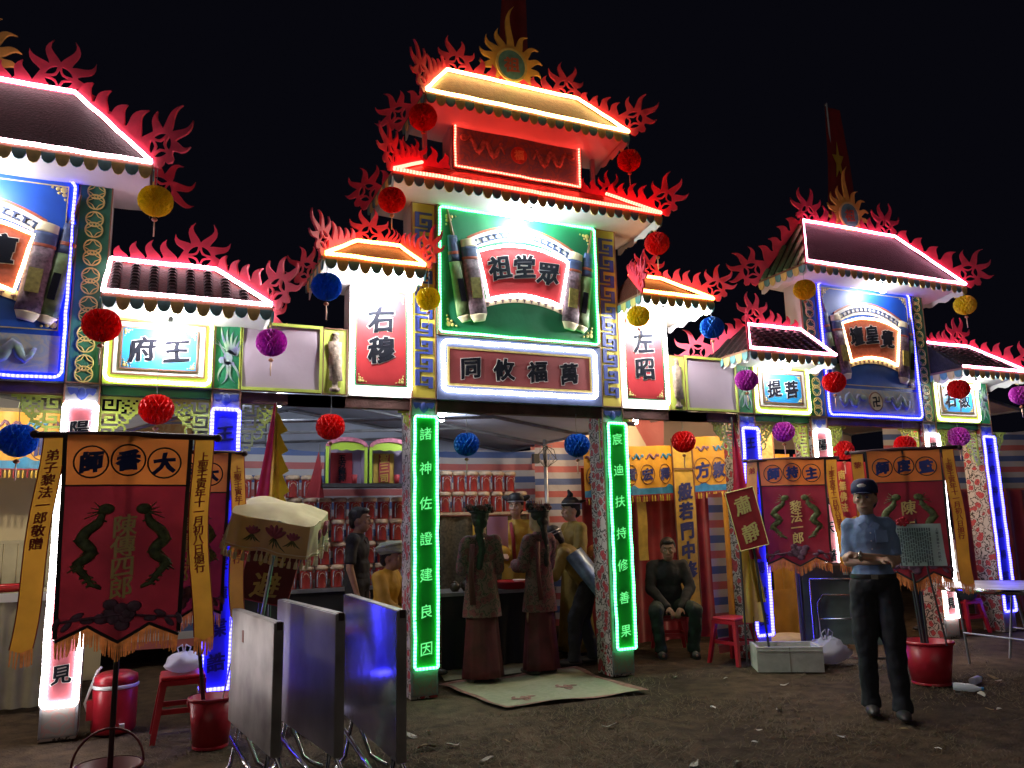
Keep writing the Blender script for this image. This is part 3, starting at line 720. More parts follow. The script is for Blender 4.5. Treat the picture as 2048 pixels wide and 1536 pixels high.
# ---------------------------------------------------------------- the two blue gates
def blue_gate(xc, label, sides, ledr, title, panel_led=LB, wing_led=LL, signs=None):
    t = thing('gate_tower', label, 'gate', (xc, 0, 0), 0, 'painted gate towers')
    for s in ((-1, 1) if len(sides) > 1 else sides):
        post(t, s*.913); post(t, s*1.965, w=.22)
        coin_column(t, s*.913, 2.603, 4.25); phoenix_column(t, s*1.965, 2.603, 3.20, flip=s)
        bracket(t, s*-.79 if False else s*.79, 2.51, s > 0); bracket(t, s*1.035, 2.52, s < 0); bracket(t, s*1.855, 2.52, s > 0); bracket(t, s*2.08, 2.515, s < 0)
        B().box(min(s*1.03, s*2.07), max(s*1.03, s*2.07), .006, .20, 2.605, 3.20).build('wing_wall', 'white_cloth', t)
        B().box(min(s*1.04, s*1.85), max(s*1.04, s*1.85), .02, .10, 2.53, 2.60).build('beam', 'green_dark', t)
        a, b_ = sorted((s*1.035, s*2.25)); c, d = sorted((s*1.05, s*1.84))
        roof(t, a, b_, -.45, .34, 3.215, c, d, .03, 3.62, 'roof_brown' if s*xc < 0 else 'roof_dark', ledr, tiles=9, tilem='roof_dark', hips=(s < 0, s > 0), ridge_fl='r' if s > 0 else 'l', fh=.30, rr=.10, name='wing_roof', back_fl=(s < 0, s > 0), sidetiles=(0,) if s < 0 else (1,))
        if s < 0 or xc < 0:
            strip(t, [(s*1.035, -.465, 3.235), (s*1.05, .01, 3.64)], ledr)
    B().box(-.79, .79, .02, .12, 2.52, 2.60).build('beam', 'rust_beam', t)
    B().box(-1.03, 1.03, .006, .25, 2.605, 4.28).build('wall', 'white_cloth', t)
    roof(t, -1.315, 1.315, -.42, .34, 4.29, -.86, .70, .03, 5.0, 'roof_dark', ledr, ridge_fl=2, fh=.34, rr=.11, name='main_roof', tilem='tile_green', sidetiles=(0,))
    medallion(t, -.05, .05, 5.20, .20)
    g = thing('sign_board', title[1], 'sign', (xc, -.014, 0))
    B().box(-.785, .785, -.012, .008, 2.61, 4.25).build('board', 'blue_panel', g)
    B().box(-.74, .74, -.016, -.012, 2.67, 2.96).build('cloud_band', 'cloud_print', g)
    put('emblem_disc', cut([[(.10*math.cos(R(a)), 2.815+.105*math.sin(R(a))) for a in range(0, 360, 15)]], .008, 'cream', -.026), g)
    put('emblem_ring', cut([[(.115*math.cos(R(a)), 2.815+.12*math.sin(R(a))) for a in range(0, 360, 15)], [(.10*math.cos(R(a)), 2.815+.105*math.sin(R(a))) for a in range(0, 360, 15)]], .010, 'trim_brown', -.028), g)
    letters([('卍', 0, 2.815, .14)], 'ink', g, y=-.030)
    for s in (-1, 1):
        b = B(); b.tube([(s*(.22+.36*i/12), -.022, 2.82+.06*math.sin(i*1.1)) for i in range(13)], [.014+.03*math.sin(PI*i/12) for i in range(13)], 7, False, .35); b.ell((s*.20, -.022, 2.85), (.05, .012, .035)); b.build('dragon_figure', 'phoenix', g, True)
    rect_strip(g, -.765, .765, 2.635, 4.23, -.028, panel_led, .012, .05); corners(g, -.71, .71, 3.02, 4.17, -.016, .13); frame(g, -.72, .72, 3.0, 4.18, -.012, .008, 'gold_print', .005)
    scroll(g, 3.52, .97, -.020, 'tile_red', LT, title[0])
    for s, (txt, lab) in (signs or {}).items():
        w = thing('sign_board', lab, 'sign', (xc+s*1.445, -.014, 0))
        B().box(-.40, .40, -.012, .008, 2.61, 3.19).build('board', 'lime_panel', w)
        B().box(-.34, .34, -.020, -.012, 2.69, 3.12).build('mount', 'white_print', w); frame(w, -.345, .345, 2.685, 3.125, -.012, .012, 'trim_brown')
        B().box(-.275, .275, -.026, -.020, 2.74, 3.065).build('field', 'blue_sign', w); frame(w, -.285, .285, 2.73, 3.075, -.020, .012, 'trim_brown')
        corners(w, -.265, .265, 2.75, 3.055, -.028, .07)
        rect_strip(w, -.385, .385, 2.635, 3.165, -.026, wing_led, .015, .05)
        letters([(c, x, 2.90, .20) for c, x in zip(txt, (-.125, .125))], 'ink', w, y=-.030, out='white_print')
    return t
blue_gate(-1.45, 'blue-panelled gate whose roof edges glow plain white, cut off by the frame', (1,), LBL, ('聖皇壇', 'blue scroll board beside the green coin column, its fan plaque half seen'), signs={1: ('府王', 'blue two-character board in lime frame with a glaring bulb, below red tiled roof')})
blue_gate(7.905, 'blue-panelled gate with pink-lit dark roofs behind the man in the cap', (-1, 1), LP, ('壇皇覺', 'blue scroll board with amber-lit orange plaque above a dragon band'), LB, LL,
    {-1: ('提菩', 'blue two-character board in lime light rope beside the purple paper ball'), 1: ('石飯', 'blue two-character board half behind a red paper ball')})

# ---------------------------------------------------------------- lit couplet boards on the posts
mat('couplet_green', (.02, .36, .05), .3, ns=2, na=.3, coat=.5); mat('couplet_blue', (.06, .07, .62), .35, ns=2, na=.2); mat('couplet_pink', (.62, .16, .20), .4, ns=2, na=.15)
led('char_green', (.06, .9, .16), 1.0)
mat('char_green_line', (.16, 1, .28), .5, emit=1.1); mat('ink_blue', (.01, .012, .10), .5)
couplet(2.23, '諸神佐證建良因', 'couplet_green', LG, 'char_green_line', 'green-lit couplet board on the post by the seated yellow robe', zs=(2.282, .416), r=.012)
couplet(4.25, '宸迪扶持修善果', 'couplet_green', LG, 'char_green_line', 'green-lit couplet board on the post beside the seated man', zs=(2.28, .42), r=.012)
couplet(-.537, '陽德光天普利見', 'couplet_pink', LW, 'ink', 'white-lit pink couplet board behind the big red banner', zs=(2.25, .46), size=.14, outline='white_print', r=.024)
couplet(.515, '王府神恩雲傳牒誥', 'couplet_blue', LB, 'ink_blue', 'blue-lit couplet board with dark characters behind the orange ribbon banners', zs=(2.24, .45), size=.14, r=.016)
couplet(5.955, '王府神恩雲傳牒誥', 'couplet_blue', LB, 'ink_blue', 'blue-lit couplet board behind the leaning red plaque', size=.13, r=.016)
couplet(6.992, '陽德光天普利見', 'couplet_pink', LW, 'ink', 'white-lit couplet board beside the banner ribbon left of the man', size=.14, outline='white_print', r=.022)
couplet(8.818, '陽德光天普利見', 'couplet_pink', LW, 'ink', 'white-lit couplet board behind the banner next to the round table', size=.14, outline='white_print', r=.022)
couplet(9.87, '王府神恩雲傳牒誥', 'couplet_blue', LB, 'ink_blue', 'blue-lit couplet board with bare face on the rose-print end post', size=.0001+.12, r=.016)

# ---------------------------------------------------------------- bare bulbs
bulb(3.25, -.25, 4.43, 4.56, 'glaring cool bulb above the green scroll board', 'bulb_cool')
bulb(.06, -.24, 3.02, 3.21, 'glaring bulb hanging over the blue two-character board under red tiles', 'bulb_mid')
bulb(1.75, -.22, 3.58, 3.70, 'glaring bulb over the upright red board beside the blue paper ball', 'bulb_hot')
bulb(4.74, -.25, 3.56, 3.70, 'glaring bulb over the upright red board beside the yellow paper ball', 'bulb_hot')
bulb(7.966, -.25, 4.17, 4.29, 'glaring bulb under the pink-lit main roof', 'bulb_dim')
bulb(6.35, -.25, 3.09, 3.21, 'glaring bulb over the blue board by the purple paper ball', 'bulb_dim')
bulb(9.45, -.25, 3.05, 3.21, 'glaring bulb beside the red paper ball at the farthest board', 'bulb_dim')
bulb(-1.30, -.25, 4.05, 4.29, 'bulb under the white-edged roof beyond the frame', 'bulb_dim')
# ---------------------------------------------------------------- tents and what stands inside them
mat('tarp_blue', (.50, .55, .70), .5, ns=1.2, na=.25, bump=.5, bs=3, tr=.25)
mat('tarp_grey', (.48, .47, .50), .6, ns=1.2, na=.2, bump=.5, bs=3, tr=.25)
mat('tarp_pink', (.62, .48, .42), .6, ns=1.2, na=.15, bump=.4, bs=3, tr=.25)
mat('galv', (.33, .34, .37), .4, .7, ns=9, na=.25)
mat('dark_steel', (.06, .06, .065), .5, .3)
T_RED, T_WH, T_BL = (.55, .16, .16), (.56, .55, .58), (.10, .16, .38)
pattern('tarp_stripe', 'stripe', [T_RED, T_WH, T_BL, T_WH], rough=.5, bump=.5, tr=.2, period=.33)
pattern('tarp_stripe_warmlit', 'stripe', [T_RED, (.7, .6, .45), T_BL, (.7, .6, .45)], rough=.5, bump=.5, tr=.3, period=.33, axis=1)  # white bands turned cream: the warm light is put into the colour
mat('box_red', (.46, .055, .045), .32, ns=10, na=.25, coat=.4); mat('box_cream', (.60, .44, .30), .5, ns=20, na=.3); mat('box_blue', (.34, .38, .46), .45, ns=30, na=.5)
mat('black_cloth', (.012, .012, .014), .8); mat('brown_cloth', (.10, .08, .045), .85, ns=30, na=.5, bump=.3)
mat('lime_frame', (.42, .62, .06), .5); mat('pink_arch', (.55, .18, .26), .6, ns=30, na=.4); mat('lavender', (.34, .28, .40), .7)
mat('red_paper', (.42, .03, .04), .55, ns=8, na=.2); mat('gold_foil', (.75, .50, .12), .35, .4)
mat('velvet_red', (.30, .012, .02), .8, ns=5, na=.3, bump=.3, bs=6, sheen=.4); mat('sat_yellow', (.70, .36, .035), .5, ns=4, na=.2, bump=.3, bs=8, tr=.15)
mat('wave_blue', (.03, .22, .45), .5, ns=14, na=.3); mat('ink_navy', (.012, .02, .14), .6)
mat('skirt_cream', (.42, .38, .26), .8, ns=4, na=.2); mat('wall_cream', (.52, .44, .28), .85, ns=1.5, na=.15)
pattern('gilt_print', 'blot', [(.62, .36, .12), (.42, .16, .07), (.70, .50, .20)], 9)
pattern('pink_print', 'blot', [(.55, .24, .18), (.36, .10, .09), (.62, .38, .22)], 10)
mat('tray_red', (.55, .02, .03), .3, coat=.5); mat('pot_brown', (.05, .035, .02), .3); mat('gold_strip', (.62, .40, .06), .5, ns=9, na=.25, bump=.2, bs=12)

def canopy(label, x0, x1, xr, y0, y1, ze0, ze1, zr, m, rafters=4, back=True, tie=True):
    t = thing('tent_canopy', label, 'tent', (xr, y0, 0))
    L, D = x0-xr, y1-y0
    def f(u, v):
        x = (x0+(x1-x0)*u)-xr; z = zr+(ze0-zr)*(-x/(xr-x0)) if x < 0 else zr+(ze1-zr)*x/(x1-xr)
        return (x, D*v, z-.05*abs(math.sin(v*PI*(rafters-1)))*math.sin(PI*u)**.5)
    B().grid(f, 24, 18).build('tarp', m, t, True)
    for i in range(rafters):
        y = D*i/(rafters-1)
        B().tube([(x0-xr, y, ze0-.02), (0, y, zr-.02)], .022, 8).build('rafter', 'galv', t); B().tube([(0, y, zr-.02), (x1-xr, y, ze1-.02)], .022, 8).build('rafter', 'galv', t)
        if tie and i > 0: B().tube([((x0-xr)*.72, y, ze0+(zr-ze0)*.28-.03), ((x1-xr)*.62, y, ze1+(zr-ze1)*.38-.03)], .018, 8).build('tie_bar', 'galv', t)
    B().tube([(0, 0, zr-.03), (0, D, zr-.03)], .022, 8).build('ridge_bar', 'galv', t)
    for xx, zz in ((x0-xr, ze0), (x1-xr, ze1)): B().tube([(xx, 0, zz), (xx, D, zz)], .022, 8).build('eave_bar', 'galv', t)
    if back:
        b = B(); b.add([(x0-xr, D+.01, ze0-.3), (x1-xr, D+.01, ze1-.3), (x1-xr, D+.01, ze1), (0, D+.01, zr), (x0-xr, D+.01, ze0)], [(0, 1, 2, 3, 4)]); b.build('gable_sheet', m, t)
        B().tube([(-.25, D-.01, ze0-.3), (-.25, D-.01, zr-.12)], .018, 8).build('gable_post', 'galv', t)
    for xx in (x0-xr+.05, x1-xr-.05): B().tube([(xx, D, 0), (xx, D, 2.4)], .025, 8).build('leg', 'galv', t)
    return t
canopy('blue-grey gabled tent canopy over the stacked red boxes', -.55, 4.75, 1.55, .42, 3.7, 2.34, 2.52, 3.02, 'tarp_blue', 4)
canopy('pale pinkish canopy behind the blue right-hand gate', 6.7, 11.4, 9.0, .45, 3.6, 2.92, 2.92, 3.35, 'tarp_pink', 4, True, False)
canopy('cream canopy over the draped table at the frame edge', -5.4, -.62, -3.0, .42, 3.4, 2.85, 2.85, 3.25, 'tarp_grey', 3, True, False)

def tarp_wall(label, x0, x1, y, z0, z1, m, rz=0, sag=.05, wav=.05):
    t = B(); w = x1-x0
    t.grid(lambda u, v: (w*u, wav*math.sin(u*w*3.1+v*1.7)+.4*wav*math.sin(u*w*9+v*4), (z1-z0)*v-sag*math.sin(u*PI)*v+.02*math.sin(u*w*5)*v), max(8, int(w*14)), 20)
    o = t.build('striped_tarp', m, None, True, loc=(x0, y, z0), rot=(0, 0, rz)); return tag(o, label, 'tarp')
tarp_wall('red, white and blue striped tarpaulin wall behind the stacked red boxes', -.3, 4.85, 3.0, .2, 2.46, 'tarp_stripe')
tarp_wall('striped tarpaulin hanging steeply between tent pole and yellow valance', 4.62, 5.75, 2.6, .15, 2.62, 'tarp_stripe', R(-4), .10, .08)
tarp_wall('striped tarpaulin strip hanging beside the leaning red plaque', 5.60, 5.80, .30, .05, 1.75, 'tarp_stripe', R(4), .02, .03)
tarp_wall('tarpaulin in warm-lit colours sloping above the yellow valances', 4.7, 6.9, 2.9, 2.2, 3.05, 'tarp_stripe_warmlit')
tarp_wall('striped tarpaulin wall past the rose-print end post', 9.9, 13.2, 1.6, 1.75, 2.75, 'tarp_stripe', R(-12))

tp = thing('tent_pole', 'grey tent pole with tangled cables in front of the striped tarpaulin', 'pole', (4.62, 2.35, 0))
B().tube([(0, 0, 0), (.01, 0, 1.3), (0, 0, 2.62)], .026, 10).build('shaft', 'galv', tp, True)
for k in range(9):
    a = k*.7; B().tube([(0, -.03, 2.45), (.10*math.cos(a), -.06, 2.40+.06*math.sin(a*2)), (.16*math.cos(a+.5), -.04, 2.30+.05*math.sin(a)), (.03*math.cos(a), -.03, 2.18)], .005, 5).build('cable', 'galv' if k % 2 else 'cable', tp)
B().cbox((-.16, -.05, 2.28), (.08, .07, .12)).build('plug_box', 'cable', tp)

# stacked red paper boxes
cab = thing('cabinet', 'low black draped stand under the stacked red boxes', 'stand', (1.75, 2.6, 0))
B().box(-.95, 1.0, -.28, .25, 0, .76).build('body', 'black_cloth', cab); B().box(-.98, 1.03, -.31, .27, .762, .80).build('top', 'galv', cab)
bm1 = B().lathe([(.070, 0), (.072, .01), (.072, .20), (.076, .205)], 12).mesh('box_red', True)
bm2 = B().lathe([(.079, .198), (.083, .215), (.080, .236), (.066, .25)], 12, (0, 0, 0), lambda q, z: 1+.03*math.cos(q*8)).mesh('box_cream', True)
_a = B()
for s in (-1, 1):
    _a.tube([(s*.050, -.054, .012), (s*.052, -.053, .10), (s*.048, -.056, .155)], .008, 5)
_a.tube([(.050*math.cos(R(a)), -.066+.016*abs(math.cos(R(a))), .150+.040*math.sin(R(a))) for a in range(0, 181, 20)], .008, 5)
bm3 = _a.mesh('box_blue', True)
bm4 = B().tube([(.034*math.cos(R(a)), -.073, .120+.045*math.sin(R(a))) for a in range(0, 181, 30)] , .003, 4).mesh('box_cream')
def red_box(x, y, z, lab, rz):
    t = thing('paper_box', lab, 'box', (x, y, z), rz, 'red paper boxes stacked behind the gate')
    put('drum', bm1, t); put('cornice', bm2, t); put('arch', bm3, t); put('inner_arch', bm4, t)
PB = .172
ROWN = ['on the black stand', 'in the second row above the black stand', 'in the third row above the black stand', 'in the fourth row under the altar shelf', 'topping the stack beside the arched altar']
ENDS = {0: 'at the outer end'}
for row in range(5):
    n = 11 if row < 4 else 5
    for i in range(n):
        red_box(.93+PB*i+(.03 if row % 2 else 0), 2.42+.03*random.random(), .802+.252*row, 'red paper box with cream cornice '+ROWN[row], random.uniform(-.25, .25))
sh = thing('shelf', 'plain shelf above the brown cloth, holding red paper boxes', 'shelf', (3.75, 2.5, 0))
B().box(-.72, .72, -.12, .16, 1.585, 1.618).build('board', 'box_cream', sh)
for s in (-1, 1): B().box(s*.70-.02, s*.70+.02, .10, .14, 0, 1.585).build('upright', 'trim_brown', sh)
for row, n, xo in ((0, 8, 3.10), (1, 6, 3.30)):
    for i in range(n): red_box(xo+PB*i, 2.44+.03*random.random(), 1.62+.252*row, 'red paper box '+('standing directly on' if row == 0 else 'in the upper row on')+' the shelf above the brown cloth', random.uniform(-.25, .25))
bc = B().grid(lambda u, v: (3.06+1.3*u, 2.42+.015*math.sin(u*30), .05+1.52*v), 40, 4).build('curtain', 'brown_cloth', None, True); tag(bc, 'dark brown cloth hanging under the shelf of red boxes', 'curtain')
vs = B().box(3.62, 3.72, 2.39, 2.40, .6, 1.56).build('cloth_strip', 'gold_strip', None); tag(vs, 'narrow ochre strip hanging against the brown cloth', 'cloth')

# arched altar with two niches
al = thing('altar', 'two arched altar niches with lime frames and pink arches above the boxes', 'altar', (2.25, 2.2, 1.96))
B().box(-.52, .55, -.05, .25, -.045, -.005).build('shelf', 'dark_steel', al)
for k, cx in enumerate((-.245, .255)):
    n_ = B().box(cx-.215, cx+.215, .16, .17, 0, .44).build('niche', 'lavender', al)
    for s in (-1, 1):
        B().box(cx+s*.222-.016, cx+s*.222+.016, -.03, .0, 0, .42).build('frame_post', 'lime_frame', n_)
        B().box(cx+s*.212-.004, cx+s*.212+.004, .0, .17, 0, .40).build('niche_side', 'lavender' if s > 0 else 'navy', n_)
    pl = [(cx-.24, .40)]+[(cx-.24*math.cos(R(a)), .42+.105*math.sin(R(a))) for a in range(0, 181, 15)]+[(cx+.24, .40)]
    pin = [(cx-.24*math.cos(R(a)), .42+.105*math.sin(R(a))) for a in range(0, 181, 12)]
    put('arch', cut([pin+[(cx+.20*math.cos(R(a)), .415+.062*math.sin(R(a))) for a in range(0, 181, 12)]], .05, 'pink_arch', -.045), n_)
    put('arch_trim', cut([[(cx-.21*math.cos(R(a)), .405+.068*math.sin(R(a))) for a in range(0, 181, 12)]+[(cx+.20, .375), (cx+.12, .385), (cx+.06, .37), (cx, .385), (cx-.06, .37), (cx-.12, .385), (cx-.20, .375)]], .02, 'lime_frame', -.025), n_)
    B().box(cx-.15, cx+.10, .145, .155, .01, .36).build('tablet', 'red_paper' if k == 0 else 'gold_strip', n_)
    if k: B().box(cx-.085, cx+.045, .135, .144, .02, .345).build('tablet_face', 'red_paper', n_)
    letters(column_text('五方龍神' if k == 0 else '聖三司', cx-.02, .30, .07, .085 if k == 0 else .11), 'ink' if k == 0 else 'gold_foil', n_, y=.13)
    B().lathe([(.028, 0), (.034, .10)], 10, (cx+.10, .02, 0)).build('incense_cup', 'red_paper', n_, True)
fl = thing('pennant', 'small dark red pennant cluster standing beside the arched altar', 'flag', (1.66, 2.2, 1.80))
for k in range(3): B().add([(-.10+.05*k, 0, 0), (.10-.03*k, -.02*k, 0), (.03+.02*k, -.01*k, .52-.06*k)], [(0, 1, 2)]).add([(-.10+.05*k, .01, 0), (.10-.03*k, .01-.02*k, 0), (.03+.02*k, .01-.01*k, .52-.06*k)], [(2, 1, 0)]).build('cloth', 'velvet_red', fl)
B().tube([(.05, 0, 0), (.04, 0, .60)], .006, 6).build('staff', 'dark_steel', fl)

# offering table with pots
ot = thing('offering_table', 'dark draped offering table behind the two women', 'table', (3.45, 1.35, 0))
B().box(-.72, .62, -.28, .30, .74, .775).build('table_top', 'galv', ot); B().grid(lambda u, v: (-.70+1.30*u, -.27-.02*math.sin(u*40)*(1-v), .02+.72*v), 60, 3).build('skirt', 'black_cloth', ot, True)
for x, r in ((-.50, .055), (-.36, .075)):
    p = thing('clay_pot', 'round brown lidded pot on the offering table' if r > .06 else 'little clay cup on the table beside the brown pot', 'pot', (3.45+x, 1.22, .776))
    B().lathe([(r*.6, 0), (r, r*.6), (r*.95, r*1.2), (r*.5, r*1.6)], 16).build('body', 'pot_brown', p, True); B().lathe([(r*.55, r*1.6), (r*.4, r*1.8), (r*.1, r*1.95)], 14).build('lid', 'pot_brown', p, True)
tr = thing('tray', 'shallow red tray on the offering table between the two women', 'tray', (3.62, 1.22, .776))
B().lathe([(.15, 0), (.17, .004), (.20, .075), (.205, .075), (.19, .06), (.16, .012), (.0, .012)], 24).build('dish', 'tray_red', tr, True); B().lathe([(.205, .070), (.212, .075), (.205, .082)], 24, caps=False).build('rim', 'tray_red', tr, True)
for k, (x, z) in enumerate(((3.68, .86), (3.70, .90))):
    tag(B().lathe([(.03, 0), (.07, .03), (.068, .034), (.02, .008)], 14).build('bowl', 'white_print', None, True, loc=(x, 1.24, z-.07)), 'white bowl stacked in the red tray', 'bowl', 'bowls in the tray')

# yellow embroidered valances and red curtain at the right of the centre
cu = B().grid(lambda u, v: (4.62+2.45*u, 1.42+.03*math.sin(u*42)*(1-.5*v)+.012*math.sin(u*97), .05+2.05*v), 120, 6).build('curtain', 'velvet_red', None, True); tag(cu, 'dark red curtain behind the seated man', 'curtain')
def valance(label, x0, x1, z0, z1, y, text, zt, sz, slope=0.):
    t = thing('valance', label, 'valance', (x0, y, z0)); w, h = x1-x0, z1-z0
    wv = lambda p: (p[0], p[1]+.014*math.sin(p[0]*16+1), p[2]+slope*p[0])
    B().grid(lambda u, v: wv((w*u, 0, h*v)), max(12, int(w*26)), 4).build('cloth', 'sat_yellow', t, True)
    B().grid(lambda u, v: wv((w*u, -.004, .075*v*(1+.55*max(0, math.sin(u*w*12))**6))), max(12, int(w*40)), 2).build('wave_border', 'wave_blue', t, True)
    B().grid(lambda u, v: wv((w*u, -.003, -.012+.014*v)), 20, 1).build('hem', 'velvet_red', t)
    for i in range(int(w/.036)):
        x = (i+.5)*.036; a = wv((x, 0, 0)); B().lathe([(.004, 0), (.011, -.03), (.009, -.075)], 6, (a[0], a[1], a[2]-.01)).build('tassel', 'gold_strip' if i % 3 else 'velvet_red', t)
    n = len(text)
    for i, c in enumerate(text):
        x = w*(i+.5)/n
        o = B().tube([wv((x+sz*.62*math.cos(R(a)), -.006, zt+sz*.78*math.sin(R(a)))) for a in range(0, 360, 24)], .005, 5, True).build('roundel', 'trim_brown', t)
        letters([(c, x, zt, sz)], 'ink_navy', o, y=-.008, fn=wv, bold=.04)
    for i in range(max(2, int(w/.20))):
        x = w*(i+.5)/max(2, int(w/.20)); b = B()
        b.tube([wv((x-.08+.16*k/9, -.008, h*.78+.028*math.sin(k*1.2+i))) for k in range(10)], [.006+.012*math.sin(PI*k/9) for k in range(10)], 6, False, .4); b.ell(wv((x+.085, -.008, h*.80)), (.022, .006, .018)); b.build('dragon_figure', 'wave_blue' if i % 2 else 'plum', t, True)
    return t
valance('long yellow valance embroidered with characters and blue wave hem', 4.56, 5.80, 1.74, 2.32, 1.22, '炎法賢宏釋', .24, .15, .04)
valance('short yellow valance with two characters beside the fretwork', 6.10, 6.60, 1.80, 2.48, 1.20, '方教', .26, .20, .05)
vb = thing('hanging_banner', 'upright gold strip with a column of blue characters behind the seated man', 'banner', (5.92, 1.18, .45))
B().grid(lambda u, v: (-.145+.29*u, .008*math.sin(v*9), 2.0*v), 4, 24).build('cloth', 'gold_strip', vb, True)
for s in (-1, 1): B().box(s*.148-.006, s*.148+.006, -.006, .01, 0, 2.0).build('edging', 'trim_brown', vb)
letters(column_text('般若門中修', 0, 1.36, .42, .21), 'ink_navy', vb, y=-.014, bold=.04)
B().box(-.14, .14, -.012, -.008, 1.62, 1.64).build('seam', 'trim_brown', vb)
for x in (5.30, 5.62):
    o = B().grid(lambda u, v: (.13*u, .008*math.sin(v*8), .75*v), 3, 12).build('cloth_strip', 'gold_strip', None, True, loc=(x-.30, 1.32, 1.0)); tag(o, 'plain ochre ribbon hanging below the long valance', 'cloth', 'ochre ribbons under the valance')

for x, m, lb in ((6.72, 'sat_yellow', 'orange-yellow drape hanging past the short valance'), (6.95, 'velvet_red', 'red drape hanging beside the orange-yellow drape'), (7.55, 'sat_yellow', 'orange drape hanging behind the middle banner'), (8.05, 'red_paper', 'scarlet drape hanging behind the white-lit couplet board')):
    o = B().grid(lambda u, v: ((u-.5)*.42, .025*math.sin(u*17+v*2)*(1-.4*v), 2.05*v), 26, 8).build('drape', m, None, True, loc=(x, 1.32, .25)); tag(o, lb, 'cloth')
# right-hand interior: red hanging, gilt pictures, draped table
rh = thing('hanging_banner', 'bright red hanging with gold scalloped hem behind the man in the cap', 'banner', (8.72, 1.2, 1.40))
B().grid(lambda u, v: (-.36+.72*u, .012*math.sin(u*20), .06*abs(math.sin(u*PI*3))+(.80-.06*abs(math.sin(u*PI*3)))*v), 36, 6).build('cloth', 'red_paper', rh, True)
B().grid(lambda u, v: (-.36+.72*u, -.012+.012*math.sin(u*20), -.05+.055*v+.06*abs(math.sin(u*PI*3))), 36, 1).build('hem', 'gold_foil', rh, True)
letters(column_text('南無佛法', -.20, .62, .18, .13), 'gold_print', rh, y=-.02)
letters(column_text('天官賜福', .10, .66, .22, .10), 'gold_print', rh, y=-.02)
for k, (x, y, z0, z1, w, m, lb) in enumerate(((8.55, 1.25, .95, 1.38, .52, 'gilt_print', 'gilt figure picture under the bright red hanging'), (8.5, 1.24, .58, .94, .50, 'pink_print', 'pinkish printed cloth below the gilt picture'),
        (9.15, 1.3, .55, 1.40, .56, 'pink_print', 'pinkish printed sheet beside the gilt picture'), (7.2, 1.3, 1.72, 2.62, .55, 'gilt_print', 'gilt printed sheet hanging behind the purple paper ball'), (-.05, 1.5, 2.0, 2.55, .75, 'gilt_print', 'brown printed picture hanging behind the big red banner'))):
    p = thing('picture', lb, 'picture', (x, y, z0)); B().box(-w/2, w/2, 0, .012, 0, z1-z0).build('sheet', m, p); frame(p, -w/2-.01, w/2+.01, -.01, z1-z0+.01, 0, .014, 'trim_brown', .008)
    B().tube([(.16*w/.5*math.cos(R(a)), -.004, (z1-z0)*.35+.17*w/.5*math.sin(R(a))) for a in range(0, 181, 15)], .008, 5).build('arch_figure', 'gold_print', p); B().ell((0, -.004, (z1-z0)*.42), (.05, .01, .09)).build('idol_figure', 'dragon_brown', p, True)
sk = B().grid(lambda u, v: (6.95+2.4*u, 1.12+.02*math.sin(u*70)*(1-v), .02+.56*v), 120, 3).build('table_skirt', 'sat_yellow', None, True); tag(sk, 'orange-yellow table skirt behind the banner between the posts', 'cloth')
wf = thing('banquet_cloth', 'warm cream cloth heap on the floor behind the middle banner', 'cloth', (6.9, .75, 0)); B().ell((0, 0, .02), (.45, .22, .10)).build('fold', 'cream', wf, True)
dk = B().grid(lambda u, v: (10.6+2.2*u, 1.0+.03*math.sin(u*40), .05+1.75*v), 60, 3).build('curtain', 'velvet_red', None, True); tag(dk, 'dark maroon curtain past the rose-print end post', 'curtain')

# left-hand interior
lw = B().box(-4.6, -.40, 2.6, 2.65, 0, 2.75).build('partition', 'wall_cream', None); tag(lw, 'plain cream partition behind the draped table at the frame edge', 'partition')
valance('faded yellow valance with dragons, behind the blue paper ball', -2.3, -.72, 2.08, 2.62, 1.9, '佛法僧', .22, .18)
lt = thing('draped_table', 'long table with pleated cream skirt at the edge of the frame', 'table', (-1.6, 1.6, 0))
B().box(-1.0, .82, -.35, .35, .94, .975).build('table_top', 'skirt_cream', lt); B().grid(lambda u, v: (-1.0+1.82*u, -.36+.02*math.sin(u*90)*(1-v*.6), .03+.91*v), 150, 3).build('skirt', 'skirt_cream', lt, True)
B().grid(lambda u, v: (-1.0+1.82*u, -.375, .90+.075*v), 30, 1).build('hem_lace', 'white_print', lt)
bk = thing('bench_back', 'slatted pale bench back leaning behind the draped table', 'bench', (-1.25, 2.2, .98))
for i in range(9): B().box(-.5+.12*i, -.39+.12*i, 0, .02, 0, .40).build('slat', 'skirt_cream', bk)
B().box(-.5, .59, -.006, .026, .40, .43).build('rail', 'skirt_cream', bk)
ty = thing('tray', 'shallow red tray on the draped table at the frame edge', 'tray', (-1.12, 1.45, .977))
B().lathe([(.12, 0), (.16, .055), (.165, .055), (.13, .010), (0, .010)], 20, (0, 0, 0), None, 1.2, .8).build('dish', 'tray_red', ty, True); B().lathe([(.160, .05), (.170, .056), (.160, .062)], 20, (0, 0, 0), None, 1.2, .8, caps=False).build('rim', 'tray_red', ty, True)

